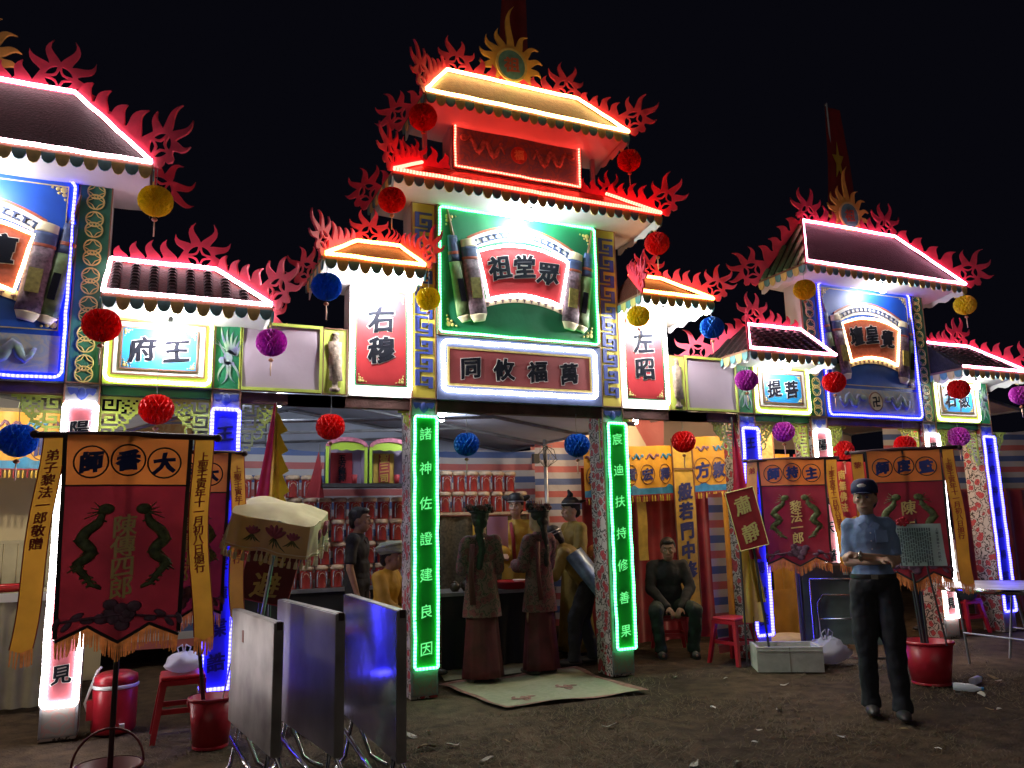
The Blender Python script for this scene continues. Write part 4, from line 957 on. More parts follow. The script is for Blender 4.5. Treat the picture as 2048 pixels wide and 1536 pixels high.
# unseen bulbs, added to light the tent interiors from above
def fill_bulb(x, y, z, lab, m):
    t = thing('light_bulb', lab, 'lamp', (x, y, z), 0, 'unseen bulbs added inside the tents')
    B().lathe([(.012, -.05), (.03, -.035), (.036, -.005), (.034, .02), (.022, .045), (.014, .055)], 14).build('globe', m, t, True)
    B().lathe([(.015, .055), (.019, .06), (.019, .10), (.010, .112)], 10).build('socket', 'cable', t, True); B().tube([(0, 0, .11), (0, 0, .17)], .004, 5).build('cord', 'cable', t)
mat('bulb_fill_cool', (.90, .95, 1), emit=400); mat('bulb_fill_warm', (1, .72, .42), emit=720); mat('bulb_fill_left', (1, .85, .62), emit=1500)
fill_bulb(1.15, 1.55, 2.76, 'unseen added bulb under the blue-grey tent canopy over the red boxes', 'bulb_fill_cool')
fill_bulb(3.0, 1.75, 2.69, 'unseen added bulb under the blue-grey tent canopy over the offering table', 'bulb_fill_cool')
fill_bulb(5.55, .70, 2.78, 'unseen added warm bulb before the yellow valances', 'bulb_fill_warm')
fill_bulb(5.9, 2.15, 2.80, 'unseen added warm bulb behind the yellow valances', 'bulb_fill_warm')
fill_bulb(7.2, .85, 2.84, 'unseen added warm bulb behind the lime-lit board', 'bulb_fill_warm')
fill_bulb(8.2, .72, 2.86, 'unseen added warm bulb under the pale pinkish canopy', 'bulb_fill_warm')
fill_bulb(-1.5, .75, 2.74, 'unseen added bulb over the draped table', 'bulb_fill_left')
# ---------------------------------------------------------------- banners
mat('banner_red', (.21, .016, .026), .6, ns=5, na=.25, bump=.4, bs=7, tr=.38, sheen=.3)
mat('banner_orange', (.56, .17, .035), .6, ns=5, na=.2, bump=.35, bs=7, tr=.38)
mat('ribbon_gold', (.68, .33, .04), .6, ns=5, na=.2, bump=.35, bs=7, tr=.38)
mat('fringe_orange', (.72, .26, .07), .6, ns=30, na=.3, tr=.3)
mat('band_black', (.02, .018, .02), .7); mat('dragon_green', (.13, .16, .06), .6, ns=40, na=.6); mat('char_gold', (.80, .66, .24), .45); mat('char_red', (.34, .03, .025), .6)
mat('char_blue', (.012, .025, .16), .6); mat('pole_dark', (.05, .045, .05), .45, .2); mat('crossbar', (.05, .015, .02), .6)
mat('plastic_red', (.45, .015, .03), .35, ns=4, na=.15, coat=.05); mat('plastic_white', (.70, .70, .72), .5); mat('bag_white', (.70, .68, .74), .4, tr=.4)
def fringe(name, parent, pts, ln, m, dens=.009):
    """hanging threads below an edge given as points"""
    b = B()
    for (p, q) in zip(pts[:-1], pts[1:]):
        p, q = Vector(p), Vector(q); n = max(1, int((q-p).length/dens))
        for i in range(n):
            a = p.lerp(q, (i+.5)/n); l = ln*random.uniform(.82, 1.05); dx = random.uniform(-.006, .006); w = dens*.52
            b.add([(a.x-w, a.y, a.z+.006), (a.x+w, a.y, a.z+.006), (a.x+w*.6+dx, a.y+random.uniform(-.008, .008), a.z-l), (a.x-w*.6+dx, a.y, a.z-l)], [(0, 1, 2, 3)])
    o = b.build(name, m, parent); o['kind'] = 'stuff'; return o
def banner(label, x, y, rz, hw, ztop, zbot, head, name_, left, right, poleh=None, bar=None, ribbon=1., lean=(0, 0), seed=1, pole_z0=0., ins=0.):
    """standing ritual banner: pole, crossbar, orange header with roundels, red field with two dragons, two long ribbons"""
    t = thing('ritual_banner', label, 'banner', (x, y, 0), rz)
    rn = random.Random(seed); bar = bar or hw*1.55; H = ztop-zbot; hz = ztop-.04-H*.215
    ph = [rn.uniform(0, 6) for _ in range(4)]
    def wv(p): return (p[0], p[1]+.018*math.sin(p[0]*9+ph[0]+p[2]*2.2)+.010*math.sin(p[2]*11+ph[1]+p[0]*4), p[2])
    B().tube([(lean[0], .03, pole_z0), (0, .03, ztop+.03)], .014, 8).build('pole', 'pole_dark', t, True)
    B().tube([(-bar, .012, ztop-.004), (-bar*.5, .012, ztop+.004), (0, .012, ztop+.012), (bar*.5, .012, ztop+.004), (bar, .012, ztop+.004)], .017, 8).build('crossbar', 'crossbar', t, True)
    for s in (-1, 1): B().ell((s*bar, .012, ztop), (.024, .022, .022)).build('bar_knob', 'crossbar', t, True)
    B().grid(lambda u, v: wv((-hw+2*hw*u, 0, hz+(ztop-hz)*v)), 14, 6).build('header', 'banner_orange', t, True)
    scal = lambda u: zbot+.055*(1-abs(2*((u*2) % 1)-1))*1.5-.02*math.sin(u*PI)
    B().grid(lambda u, v: wv(((-hw+2*hw*u)*(1-.06*(1-v)), 0, scal(u)+(hz-scal(u))*v)), 24, 22).build('field', 'banner_red', t, True)
    for s in (-1, 1):
        B().grid(lambda u, v: wv((s*hw*(1-.06*(1-v))+(u-.5)*.022, -.005, zbot+.02+(ztop-zbot-.02)*v)), 1, 24).build('edging', 'band_black', t)
    B().tube([wv(((-hw+2*hw*i/24)*.945, -.004, scal(i/24)+.004)) for i in range(25)], .009, 5).build('edging', 'band_black', t)
    B().tube([wv((-hw+2*hw*i/12, -.004, hz)) for i in range(13)], .005, 5).build('seam', 'band_black', t)
    fringe('fringe', t, [wv(((-hw+2*hw*i/24)*.945, 0, scal(i/24))) for i in range(25)], .10, 'fringe_orange')
    n = len(head); r = hw*.27
    for i, c in enumerate(head):
        cx = (i-(n-1)/2)*hw*.58; cz = (hz+ztop-.02)/2+(.012 if i == 1 else 0)
        ro = B().tube([wv((cx+r*math.cos(R(a)), -.006, cz+r*math.sin(R(a)))) for a in range(0, 360, 15)], .005, 5, True).build('roundel', 'band_black', t)
        letters([(c, cx, cz, r*1.35)], 'char_blue', ro, y=-.010, fn=wv, bold=.05)
    zc0, zc1 = hz-H*.20, hz-H*.50
    letters(column_text(name_, 0, zc0, zc1, H*.115), 'char_gold', t, y=-.014, fn=wv, bold=.012, heavy=.022)
    for s in (-1, 1):
        d = B(); P = []; NR = 31
        KX = (.33, .40, .58, .66, .54, .47, .54, .70, .64, .52, .46, .30); KZ = (.165, .24, .29, .345, .385, .42, .455, .49, .53, .58, .62, .645)
        for i in range(NR):
            u = i/(NR-1)*(len(KX)-1); k0 = min(int(u), len(KX)-2); q = u-k0; q = q*q*(3-2*q)*.6+q*.4
            P.append(wv((s*hw*(KX[k0]+(KX[k0+1]-KX[k0])*q), -.012, hz-H*.78*(KZ[k0]+(KZ[k0+1]-KZ[k0])*q))))
        d.tube(P, [.008+.024*math.sin(PI*(u/(NR-1))**.6) for u in range(NR)], 7, False, .35)
        d.ell((P[0][0]-s*.012, P[0][1], P[0][2]+.012), (.040, .014, .030))
        for i in range(2, NR-2, 2):
            p = P[i]; d.cbox((p[0]+s*.022, p[1], p[2]), (.026, .004, .014), Euler((0, .5*s, 0))); d.cbox((p[0]-s*.022, p[1], p[2]), (.026, .004, .010), Euler((0, -.5*s, 0)))
        for q in (6, 12, 20):
            for k in range(3): d.tube([P[q], (P[q][0]+s*(.045-.02*k), P[q][1], P[q][2]-.035+.012*k)], [.008, .003], 4)
        for k in range(4): d.tube([P[0], (P[0][0]+s*(.05+.015*k), P[0][1]-.002, P[0][2]+.05-.03*k)], [.006, .002], 4)
        d.build('dragon_figure', 'dragon_green', t, True)
    pe = B(); pz = hz-H*.63
    for k in range(9):
        a = 2*PI*k/9; pe.ell(wv((.09*math.cos(a)*(.5+.5*(k % 2)), -.008, pz+.06*math.sin(a)*(.5+.5*(k % 2)))), (.040, .006, .030), 8, 5)
    for s in (-1, 1):
        for k in range(4): pe.ell(wv((s*(.16+.05*k)*hw/.33, -.007, pz-.03+.03*math.sin(k*2))), (.035, .005, .016), 8, 5, Euler((0, s*.4*k, 0)))
    pe.tube([wv((-.30*hw/.33, -.006, pz-.03)), wv((0, -.006, pz)), wv((.30*hw/.33, -.006, pz-.03))], .008, 5); pe.build('peony_figure', 'plum', t, True)
    for s, txt in ((-1, left), (1, right)):
        if txt is None: continue
        L = (H+.02)*ribbon; rw = hw*.165
        def rv(p): k = (ztop-p[2])/max(.1, L); return (p[0]+s*(hw+rw+.01)+s*.14*k*k*(.55 if s < 0 else .30)*hw/.31+.012*math.sin(p[2]*6+ph[2]), p[1]+.02*math.sin(p[2]*5+ph[3])+.006*math.sin(p[0]*30), p[2])
        rb = B().grid(lambda u, v: rv((-rw+2*rw*u, 0, ztop-L+(L if u*(1-u) > 0 else L)*v-(.02*(1-abs(2*u-1))*(1-v)))), 4, 24).build('ribbon', 'ribbon_gold', t, True)
        for e in (-1, 1): B().tube([rv((e*rw, -.002, ztop-L*i/16)) for i in range(17)], .003, 4).build('edging', 'char_red', rb)
        fringe('fringe', rb, [rv((-rw+2*rw*i/6, 0, ztop-L-.004-.02*(1-abs(i/3-1)))) for i in range(7)], .085, 'fringe_orange')
        if txt: letters(column_text(txt, 0, ztop-L*.10, ztop-L*(.52 if len(txt) < 10 else .66), rw*1.25 if len(txt) < 10 else rw*1.1), 'char_red', rb, y=-.006, fn=rv, bold=.02)
    return t
DATE = '上聖壬寅年十一月初八日頒行'
def bucket(label, x, y, r0, r1, h, handle=True, m='plastic_red'):
    t = thing('bucket', label, 'bucket', (x, y, 0))
    B().lathe([(r0, 0), (r1, h), (r1*.96, h), (r0*.95, .012), (.001, .012)], 28).build('shell', m, t, True)
    B().lathe([(r1*.99, h-.022), (r1*1.06, h-.018), (r1*1.07, h), (r1*1.0, h+.004)], 28, caps=False).build('rim', m, t, True)
    B().lathe([(r0*1.02, 0), (r0*1.04, .014), (r0*1.01, .02)], 28, caps=False).build('foot_ring', m, t, True)
    if handle: B().tube([(r1*1.06*math.cos(R(a)), -r1*.25*math.sin(R(a))*1.0-.0, h-.02-r1*.75*math.sin(R(a))) for a in range(0, 181, 12)] if handle == 'down' else [(r1*1.05*math.cos(R(a)), .05*math.sin(R(a)), h+r1*1.05*math.sin(R(a))) for a in range(0, 181, 12)], .007, 6).build('handle', m, t, True)
    return t
mat('plastic_dark', (.14, .010, .014), .45)
bucket('dark red bucket with raised hoop handle holding the big banner pole', -.14, -2.03, .12, .16, .28, 'up', 'plastic_dark')
banner('big red ritual banner with orange header, two ribbons and green dragons', -.13, -2.0, 0, .315, 1.985, .90, '師番大', '陳傳四郎', '弟子黎法一郎敬贈', DATE, bar=.46, seed=3, pole_z0=.03)
bucket('red bucket with drooping handle holding the banner pole by the steel tables', .45, -.72, .115, .15, .33, 'down')
banner('red ritual banner half hidden behind the big banner', .20, -.75, R(-4), .30, 2.01, .88, '師番大', '陳傳四郎', '', DATE, bar=.40, seed=5, lean=(.22, 0), pole_z0=.03)
banner('red ritual banner standing behind the white foam box', 6.19, -.36, R(-30), .345, 2.07, .98, '師持主', '黎法一郎', '弟子', DATE, bar=.48, ribbon=.98, seed=8)
banner('red ritual banner above the bucket of sticks, beside the man', 6.30, -1.66, R(-46), .315, 2.05, .88, '師度監', '陳五郎', '黎', DATE, bar=.47, ribbon=1.0, seed=11, pole_z0=.03)
bs = thing('basin', 'shallow red plastic basin at the foot of the middle banner', 'basin', (6.19, -.30, 0)); B().lathe([(.16, 0), (.22, .10), (.212, .10), (.15, .012), (.001, .012)], 24).build('shell', 'plastic_red', bs, True); B().lathe([(.215, .09), (.232, .097), (.222, .106)], 24, caps=False).build('rim', 'plastic_red', bs, True)
bucket('big red bucket full of dark sticks beside the man', 6.33, -1.68, .155, .205, .36, False)
for k, (dx, dy, tx, ty, h) in enumerate(((-.05, -.03, -.11, -.02, .95), (-.02, .04, -.05, .06, 1.0), (.02, 0, -.01, 0, 1.05), (.05, .03, .02, .05, .98))):
    tag(B().tube([(6.33+dx*.6, -1.68+dy*.6, .02), (6.33+tx, -1.68+ty, h)], .011, 6).build('stick', 'pole_dark', None), 'dark stick standing in the big red bucket', 'stick', 'sticks in the bucket')
for k, (dx, h, c) in enumerate(((.05, .62, 'box_cream'), (.09, .55, 'box_cream'), (.12, .66, 'trim_brown'))):
    tag(B().tube([(.45+dx*.4, -.72, .03), (.45+dx+.08, -.70+.03*k, h)], .006, 5).build('stick', c, None), 'thin pale stick leaning in the bucket by the steel tables' if k < 2 else 'thin brown stick leaning in the bucket by the steel tables', 'stick', 'sticks in the small bucket')

# notice on a stick
mat('paper_green', (.58, .72, .68), .7, ns=3, na=.1); mat('tiny_print', (.10, .15, .15), .7)
nt_ = thing('notice', 'pale green notice sheet full of small writing on a stick', 'notice', (6.16, -1.86, 0), R(-44))
B().tube([(.12, .01, .35), (-.02, .01, 1.42)], .009, 6).build('stick', 'pole_dark', nt_)
B().grid(lambda u, v: (-.20+.37*u+.02*(1-v), -.02+.012*math.sin(v*4), 1.02+.36*v+.03*(1-u)*.0), 10, 10).build('sheet', 'paper_green', nt_, True)
pr = B()
for i in range(14):
    z = 1.345
    while z > 1.05:
        l = random.uniform(.012, .04); pr.box(-.175+.019*i+.02*(1.2-z)*.3, -.170+.019*i+.007+.02*(1.2-z)*.3, -.0335, -.0325, z-l, z); z -= l+random.uniform(.004, .010)
o = pr.build('fine_print', 'tiny_print', nt_); o['kind'] = 'stuff'
letters(column_text('上聖壬寅年十一月初八', .135, 1.33, 1.07, .024), 'tiny_print', nt_, y=-.034, joined=True)
fb = B()
for k in range(14): a = k*2.4; fb.ell((-.13+.045*math.cos(a)*(k/14)**.5, -.05, 1.40+.035*math.sin(a)*(k/14)**.5), (.018, .012, .016), 7, 5)
fb.build('flower_rosette', 'plastic_red', nt_, True)

# ---------------------------------------------------------------- three folded steel tables
mat('steel', (.56, .55, .54), .42, .8, ns=3, na=.25, bump=.04, bs=30, col2=(.22, .21, .22)); mat('film_mirror', (.52, .53, .62), .13, .85, ns=2.5, na=.3, bump=.04, bs=10); mat('film_blue', (.52, .52, .55), .42, .65, ns=2.5, na=.3, bump=.05, bs=14); mat('chrome', (.55, .55, .57), .15, 1)
mat('sticker', (.35, .12, .09), .6)
for k, (xf, yf, xn, yn, zt, m, lb) in enumerate(((.515, -1.30, .640, -2.30, .955, 'steel', 'scratched grey steel table top standing on edge beside the red bucket'), (.795, -1.32, .935, -2.47, 1.00, 'film_blue', 'filmed steel table top standing on edge, the one between its two neighbours'), (1.20, -1.46, 1.20, -2.72, 1.02, 'film_mirror', 'steel table top standing on edge and mirroring blue light rope'))):
    d = Vector((xn-xf, yn-yf, 0)); L = d.length; rz = math.atan2(d.y, d.x)
    t = thing('folding_table', lb, 'table', (xf, yf, 0), rz, 'folded steel tables')
    # local x runs along the top's long edge towards the camera; local -y faces the picture's left
    B().box(0, L, -.008, .0, .28, zt).build('sheet_top', m, t)
    e = B(); w = .045
    e.box(-.004, L+.004, 0, w, zt-.004, zt+.004); e.box(-.004, L+.004, 0, w, .274, .282); e.box(-.006, .004, -.006, w, .28, zt); e.box(L-.004, L+.006, -.006, w, .28, zt)
    e.build('rim', 'steel', t)
    B().box(.02, L-.02, w-.030, w-.022, .30, zt-.02).build('underside', 'dark_steel', t)
    for s in (.14, L-.16):
        B().tube([(s-.10, .03, .44), (s-.02, .03, .24), (s+.06, -.03, .06), (s+.12, -.10, .016), (s+.24, -.14, .016)], .013, 8).build('leg', 'chrome', t, True)
        B().tube([(s-.12, .05, .44), (s-.05, .08, .22), (s+.02, .14, .04), (s+.08, .18, .016), (s+.20, .20, .016)], .013, 8).build('leg', 'chrome', t, True)
    B().tube([(.12, -.02, .20), (L-.02, -.03, .10)], .014, 8).build('stretcher', 'chrome', t, True)
    B().box(L-.03, L+.008, .006, w-.006, zt-.035, zt+.006).build('corner_cap', 'chrome', t)
    if k == 0: B().box(.30, .34, -.0095, -.0082, zt-.17, zt-.10).build('label_sticker', 'sticker', t)

# ---------------------------------------------------------------- parasol, plaques, flags
mat('parasol_cloth', (.66, .58, .32), .75, ns=5, na=.15, bump=.6, bs=6, tr=.3); mat('parasol_shaded', (.58, .40, .16), .7, ns=4, na=.15, bump=.4, bs=6, tr=.25); mat('tassel_cream', (.62, .54, .34), .7); mat('lotus', (.35, .09, .14), .6, ns=20, na=.3)
mat('maroon', (.10, .01, .018), .7, ns=5, na=.2); mat('char_ochre', (.42, .31, .10), .5)
ps = thing('parasol', 'square yellow ceremonial parasol with lotus embroidery and tassels', 'parasol', (.86, -.80, 1.50), 0, None, (R(13), R(12), R(-20)))
B().tube([(.0, .0, -1.42), (0, .0, .10)], .014, 8).build('pole', 'galv', ps)
S0, ZT, ZB = .30, .10, -.13
def ring(q):
    c, n_ = math.cos(q), math.sin(q); k = (abs(c)**7+abs(n_)**7)**(-1/7); return c*k, n_*k
def top(u, v):
    q = 2*PI*u; x, y = ring(q); r = v*S0; w = noise.noise(Vector((x*r*9, y*r*9, 1.3)))
    return (x*r, y*r, ZT+.045*(1-v*v)+.016*w*(.3+v)-.012*v**6)
B().grid(top, 64, 10).build('top_cloth', 'parasol_cloth', ps, True)
def side(q, v, off=0.):
    x, y = ring(q); f = (1-v); k = S0+.022*f+.016*f*math.sin(q*9+1.5*math.sin(q*2))+.006*math.sin(q*23)*f+off; wz = .010*noise.noise(Vector((x*3, y*3, 4)))
    return (x*k, y*k, ZB+(ZT-.012-ZB)*v+wz*f-.012*f*abs(math.sin(q*6)))
for i in range(4):
    q0 = -3*PI/4+i*PI/2
    p = B().grid(lambda u, v: side(q0+PI/2*u, v), 28, 8).build('valance', 'parasol_shaded' if i == 0 else 'parasol_cloth', ps, True)  # front side in a darker tone: its shade is put into the colour
    for q in range(14):
        s_ = side(q0+PI/2*(q+.5)/14, 0); B().lathe([(.004, .0), (.005, -.02), (.011, -.028), (.014, -.07)], 7, s_).build('tassel', 'tassel_cream', p)
    B().tube([side(q0+PI/2*q/24, .10, .004) for q in range(25)], .004, 4).build('piping', 'tassel_cream', p)
    if i < 2:
        for cx, r in ((.30, .040), (.60, .060), (.82, .038)):
            s_ = Vector(side(q0+PI/2*cx, .56, .006)); e_ = Vector(side(q0+PI/2*(cx+.02), .56, .006)); tn = (e_-s_).normalized()
            b = B()
            for kx in range(5):
                an = (kx-2)*.5; b.ell(tuple(s_+tn*(r*.75*math.sin(an))+Vector((0, 0, r*.55*math.cos(an)))), (r*.30, r*.30, r*.80), 8, 6, Euler((0, an*.9 if i == 0 else 0, 0)))
            b.build('lotus_flower', 'lotus', p, True)
            b = B()
            for kx in range(5): b.tube([tuple(s_+Vector((0, 0, -r*.2))), tuple(s_+tn*((kx-2)*r*.45)+Vector((0, 0, -r*1.1))), tuple(s_+tn*((kx-2)*r*.8)+Vector((0, 0, -r*1.5)))], [.006, .005, .002], 4)
            b.build('lotus_stem', 'dragon_green', p)
def plaque(label, x, y, w, h, zc, rot, txt, ts, m='maroon', tm='char_ochre', pole=True, rz=0):
    t = thing('plaque', label, 'plaque', (x, y, 0), rz)
    k = B(); k.cbox((0, 0, zc), (w, .02, h), Euler((0, rot, 0))); o = k.build('board', m, t)
    bevel(o, .006)
    ca, sa = math.cos(rot), math.sin(rot)
    R2 = lambda p: (p[0]*ca+(p[2]-zc)*sa, p[1], zc-p[0]*sa+(p[2]-zc)*ca)
    letters([(c, 0, zc+h*(.24-.48*i), ts) for i, c in enumerate(txt)], tm, t, y=-.014, fn=R2, bold=.014, heavy=.03)
    if pole: B().tube([R2((0, .018, zc-h*.55)), R2((0, .018, zc+h*.40))], .011, 6).build('bracket_rod', 'pole_dark', t); B().tube([R2((0, .018, zc-h*.5)), (R2((0, 0, zc-h*1.3))[0], .02, .0)], .012, 6).build('pole', 'pole_dark', t)
    fr = B()
    for (u0, v0, u1, v1) in ((-1, -1, 1, -1), (1, -1, 1, 1), (1, 1, -1, 1), (-1, 1, -1, -1)): fr.tube([R2((u0*w/2, -.010, zc+v0*h/2)), R2((u1*w/2, -.010, zc+v1*h/2))], .005, 4)
    fr.build('border', tm if m != 'maroon' else 'velvet_red', t)
    return t
plaque('maroon plaque with two ochre characters leaning under the yellow parasol', .845, -.50, .38, .50, 1.165, R(15), '迴避', .20)
plaque('bright red plaque with two gold characters tilted beside the blue-lit board', 5.585, -.30, .31, .60, 1.46, R(-12), '肅靜', .19, 'red_paper', 'char_gold', True, R(-18))
mat('flag_yellow', (.62, .46, .05), .6, ns=5, na=.2, tr=.35); mat('flag_red', (.42, .02, .05), .6, ns=5, na=.2, tr=.35); mat('flag_dark', (.22, .012, .015), .7, ns=4, na=.2, tr=.2)
fg = thing('pennant', 'furled red and yellow pennant with ragged yellow edge behind the parasol', 'flag', (.86, -.38, 0))
B().tube([(.0, .0, 0), (.0, 0, 2.46)], .012, 7).build('staff', 'pole_dark', fg)
def drape(x0a, x1a, x0b, x1b, z0, z1, y, ph):
    return B().grid(lambda u, v: ((x0a+(x0b-x0a)*v)*(1-u)+(x1a+(x1b-x1a)*v)*u, y+.02*math.sin(u*9+ph)*(1-v)+.01*math.sin(v*7+ph), z0+(z1-z0)*v), 10, 16)
drape(-.15, -.03, -.012, .005, 1.55, 2.45, -.02, 0).build('red_fold', 'flag_red', fg, True); drape(-.04, .05, 0, .012, 1.55, 2.42, -.035, 2).build('ochre_fold', 'gold_strip', fg, True)
rg = []
for i in range(5): rg += [(.03+.012*i, 2.36-.16*i), (.065+.012*i, 2.28-.16*i), (.10+.008*i, 2.23-.16*i)]
put('ragged_edge', cut([[(0, 2.38)]+rg+[(.06, 1.55), (0, 1.55)]], .004, 'flag_yellow', -.028), fg)
f2 = thing('pennant', 'slim dark red pennant hanging beside the fretwork above the tilted plaque', 'flag', (5.56, -.22, 0), R(-15))
B().tube([(-.02, .01, 0), (-.0, .01, 2.52)], .011, 6).build('staff', 'pole_dark', f2); drape(-.06, .16, -.008, .012, 1.30, 2.50, 0, 1).build('red_fold', 'flag_red', f2, True); drape(.08, .20, 0, .012, 1.05, 1.5, -.02, 3).build('lower_fold', 'flag_red', f2, True)
yc = thing('hanging_cloth', 'limp ochre cloth hanging below the tilted red plaque', 'cloth', (5.62, -.22, 0), R(-15)); drape(-.08, .14, -.05, .10, .42, 1.18, 0, 2).build('outer_fold', 'flag_yellow', yc, True); drape(.05, .16, .0, .08, .62, 1.2, -.03, 4).build('inner_fold', 'gold_strip', yc, True)
B().tube([(.03, .02, 0), (.03, .02, 1.2)], .010, 6).build('stick', 'pole_dark', yc)
# flags above the roofs
fc = thing('flag', 'dark red flag hanging from its pole behind the tallest roof', 'flag', (3.40, .45, 5.2)); B().tube([(0, 0, 0), (0, 0, 3.2)], .022, 8).build('pole', 'galv', fc); drape(-.18, .20, -.04, .16, 1.1, 3.1, -.02, 1).build('cloth', 'flag_dark', fc, True)
fr_ = thing('flag', 'dark red flag with a yellow star above the pink-lit roof', 'flag', (8.10, .45, 4.2)); B().tube([(0, 0, 0), (0, 0, 2.8)], .022, 8).build('pole', 'galv', fr_); drape(-.16, .36, -.03, .24, 1.0, 2.75, -.02, 1).build('cloth', 'flag_dark', fr_, True)
st = []
for i in range(10): a = R(90+36*i); rr0 = .23 if i % 2 == 0 else .09; st.append((.07+rr0*math.cos(a)*.45, 1.95+rr0*math.sin(a)*1.25))
put('star', cut([st], .006, 'flag_yellow', -.055), fr_)

# ---------------------------------------------------------------- small things on the ground
cl = thing('water_cooler', 'red round water cooler with white lid band behind the big banner', 'cooler', (-.18, .12, 0))
B().lathe([(.145, 0), (.155, .02), (.155, .30), (.150, .315)], 24).build('body', 'plastic_red', cl, True); B().lathe([(.158, .315), (.162, .32), (.162, .338), (.158, .342)], 24, caps=False).build('band', 'plastic_white', cl, True)
B().lathe([(.156, .343), (.150, .40), (.10, .425), (.001, .43)], 24).build('lid', 'plastic_red', cl, True); B().cbox((.06, -.165, .06), (.035, .04, .03)).build('tap', 'plastic_white', cl)
B().tube([(-.165, -.02, .12), (-.20, -.03, .22), (-.165, -.02, .33), (-.13, -.02, .44), (-.10, -.02, .47)], .010, 7).build('carry_handle', 'plastic_white', cl, True); B().cbox((-.16, -.03, .17), (.05, .06, .14)).build('handle_mount', 'plastic_red', cl)
def stool(label, x, y, h=.44, rz=0, w=.30):
    t = thing('plastic_stool', label, 'stool', (x, y, 0), rz)
    o = B().box(-w/2, w/2, -w/2, w/2, h-.03, h).build('seat', 'plastic_red', t); bevel(o, .012)
    for sx in (-1, 1):
        for sy in (-1, 1):
            b = B(); a, c = w/2-.025, w/2+.035
            b.add([(sx*a-.022, sy*a-.022, h-.03), (sx*a+.022, sy*a-.022, h-.03), (sx*a+.022, sy*a+.022, h-.03), (sx*a-.022, sy*a+.022, h-.03), (sx*c-.018, sy*c-.018, 0), (sx*c+.018, sy*c-.018, 0), (sx*c+.018, sy*c+.018, 0), (sx*c-.018, sy*c+.018, 0)],
                  [(0, 1, 5, 4), (1, 2, 6, 5), (2, 3, 7, 6), (3, 0, 4, 7), (4, 5, 6, 7), (3, 2, 1, 0)]); b.build('leg', 'plastic_red', t)
    for s in (-1, 1): B().box(-w/2-.01, w/2+.01, s*(w/2+.0)-.008, s*(w/2)+.008, h*.42, h*.42+.035).build('rung', 'plastic_red', t); B().box(s*(w/2)-.008, s*(w/2)+.008, -w/2-.01, w/2+.01, h*.42+.002, h*.42+.037).build('rung', 'plastic_red', t)
    B().box(-w/2-.004, w/2+.004, -w/2-.004, w/2+.004, h-.065, h-.03).build('apron', 'plastic_red', t)
    return t
stool('red plastic stool with white bags on it, behind the big banner', .27, -.30)
stool('red plastic stool next to the white foam box', 5.58, .02, .46, R(12))
def crumple(label, x, y, z, r, m, seed, name='plastic_bag', cat='bag'):
    rn = random.Random(seed); b = B(); n, k = 18, 10
    def f(u, v):
        a = 2*PI*u; t = PI*v; d = 1+.28*noise.noise(Vector((3*math.cos(a), 3*math.sin(a), 4*v+seed)))+.14*noise.noise(Vector((9*math.cos(a), 9*math.sin(a), 9*v+seed)))
        return (r[0]*math.sin(t)*math.cos(a)*d, r[1]*math.sin(t)*math.sin(a)*d, r[2]*(1-math.cos(t))*.5*2*d*.5+r[2]*.0)
    t = thing(name, label, cat, (x, y, z)); b.grid(f, n, k).build('film', m, t, True)
    for s in (-1, 1): B().tube([(s*r[0]*.2, 0, r[2]*.8), (s*r[0]*.35, 0, r[2]*1.25), (s*r[0]*.1, 0, r[2]*1.4), (0, 0, r[2]*.9)], .006, 5).build('loop', m, t, True)
    return t
crumple('crumpled white bag on the red stool behind the big banner', .27, -.32, .441, (.13, .12, .14), 'bag_white', 1)
crumple('white plastic bag on the ground behind the foam box', 6.32, -.52, 0, (.22, .18, .24), 'bag_white', 4)
crumple('white sheet of torn bag lying between the steel tables', 1.15, -.55, 0, (.20, .22, .16), 'bag_white', 7)
crumple('pale torn bag behind the steel table that mirrors blue light', 1.62, -.2, 0, (.22, .22, .26), 'bag_white', 9)
mat('foam', (.52, .50, .45), .85, ns=12, na=.15, bump=.15, bs=50); mat('tape', (.30, .28, .22), .4)
fx = thing('foam_box', 'open white foam box on the ground by the red stool', 'box', (5.78, -.50, 0), R(-31))
b = B(); L_, D_, H_ = .31, .20, .23
b.box(-L_, L_, -D_, -D_+.03, 0, H_).box(-L_, L_, D_-.03, D_, 0, H_).box(-L_, -L_+.03, -D_+.03, D_-.03, 0, H_).box(L_-.03, L_, -D_+.03, D_-.03, 0, H_).box(-L_+.03, L_-.03, -D_+.03, D_-.03, 0, .03)
b.build('shell', 'foam', fx); B().box(-.006, .006, -D_-.003, -D_, 0, H_).build('tape', 'tape', fx); B().box(-L_+.01, L_-.01, -D_-.006, -D_+.001, H_-.04, H_-.03).build('lip', 'foam', fx)
# folded metal-frame table on edge behind the man
mat('table_grey', (.13, .17, .16), .45, .2, ns=5, na=.25)
ft = thing('folding_table', 'folded table on edge with tube legs, beside the man in the cap', 'table', (6.62, -.55, 0), R(-38))
B().cbox((0, .06, .56), (.95, .03, .80)).build('table_top', 'table_grey', ft); B().box(-.475, .475, .035, .08, .955, .985).build('edge_band', 'galv', ft); B().box(-.49, -.47, .035, .08, .14, .97).build('edge_band', 'galv', ft)
B().tube([(-.36, .02, .82), (-.36, -.02, .10), (-.30, -.10, .05), (.40, -.12, .05)], .014, 8).build('leg', 'chrome', ft, True); B().tube([(-.30, .0, .10), (-.30, .0, .58), (-.24, .0, .66), (.42, .0, .66)], .012, 8).build('leg', 'chrome', ft, True)
B().tube([(-.30, .0, .42), (.42, .0, .42)], .010, 8).build('stretcher', 'chrome', ft, True); B().tube([(-.36, .02, .82), (.42, .02, .82)], .010, 8).build('stretcher', 'chrome', ft, True)
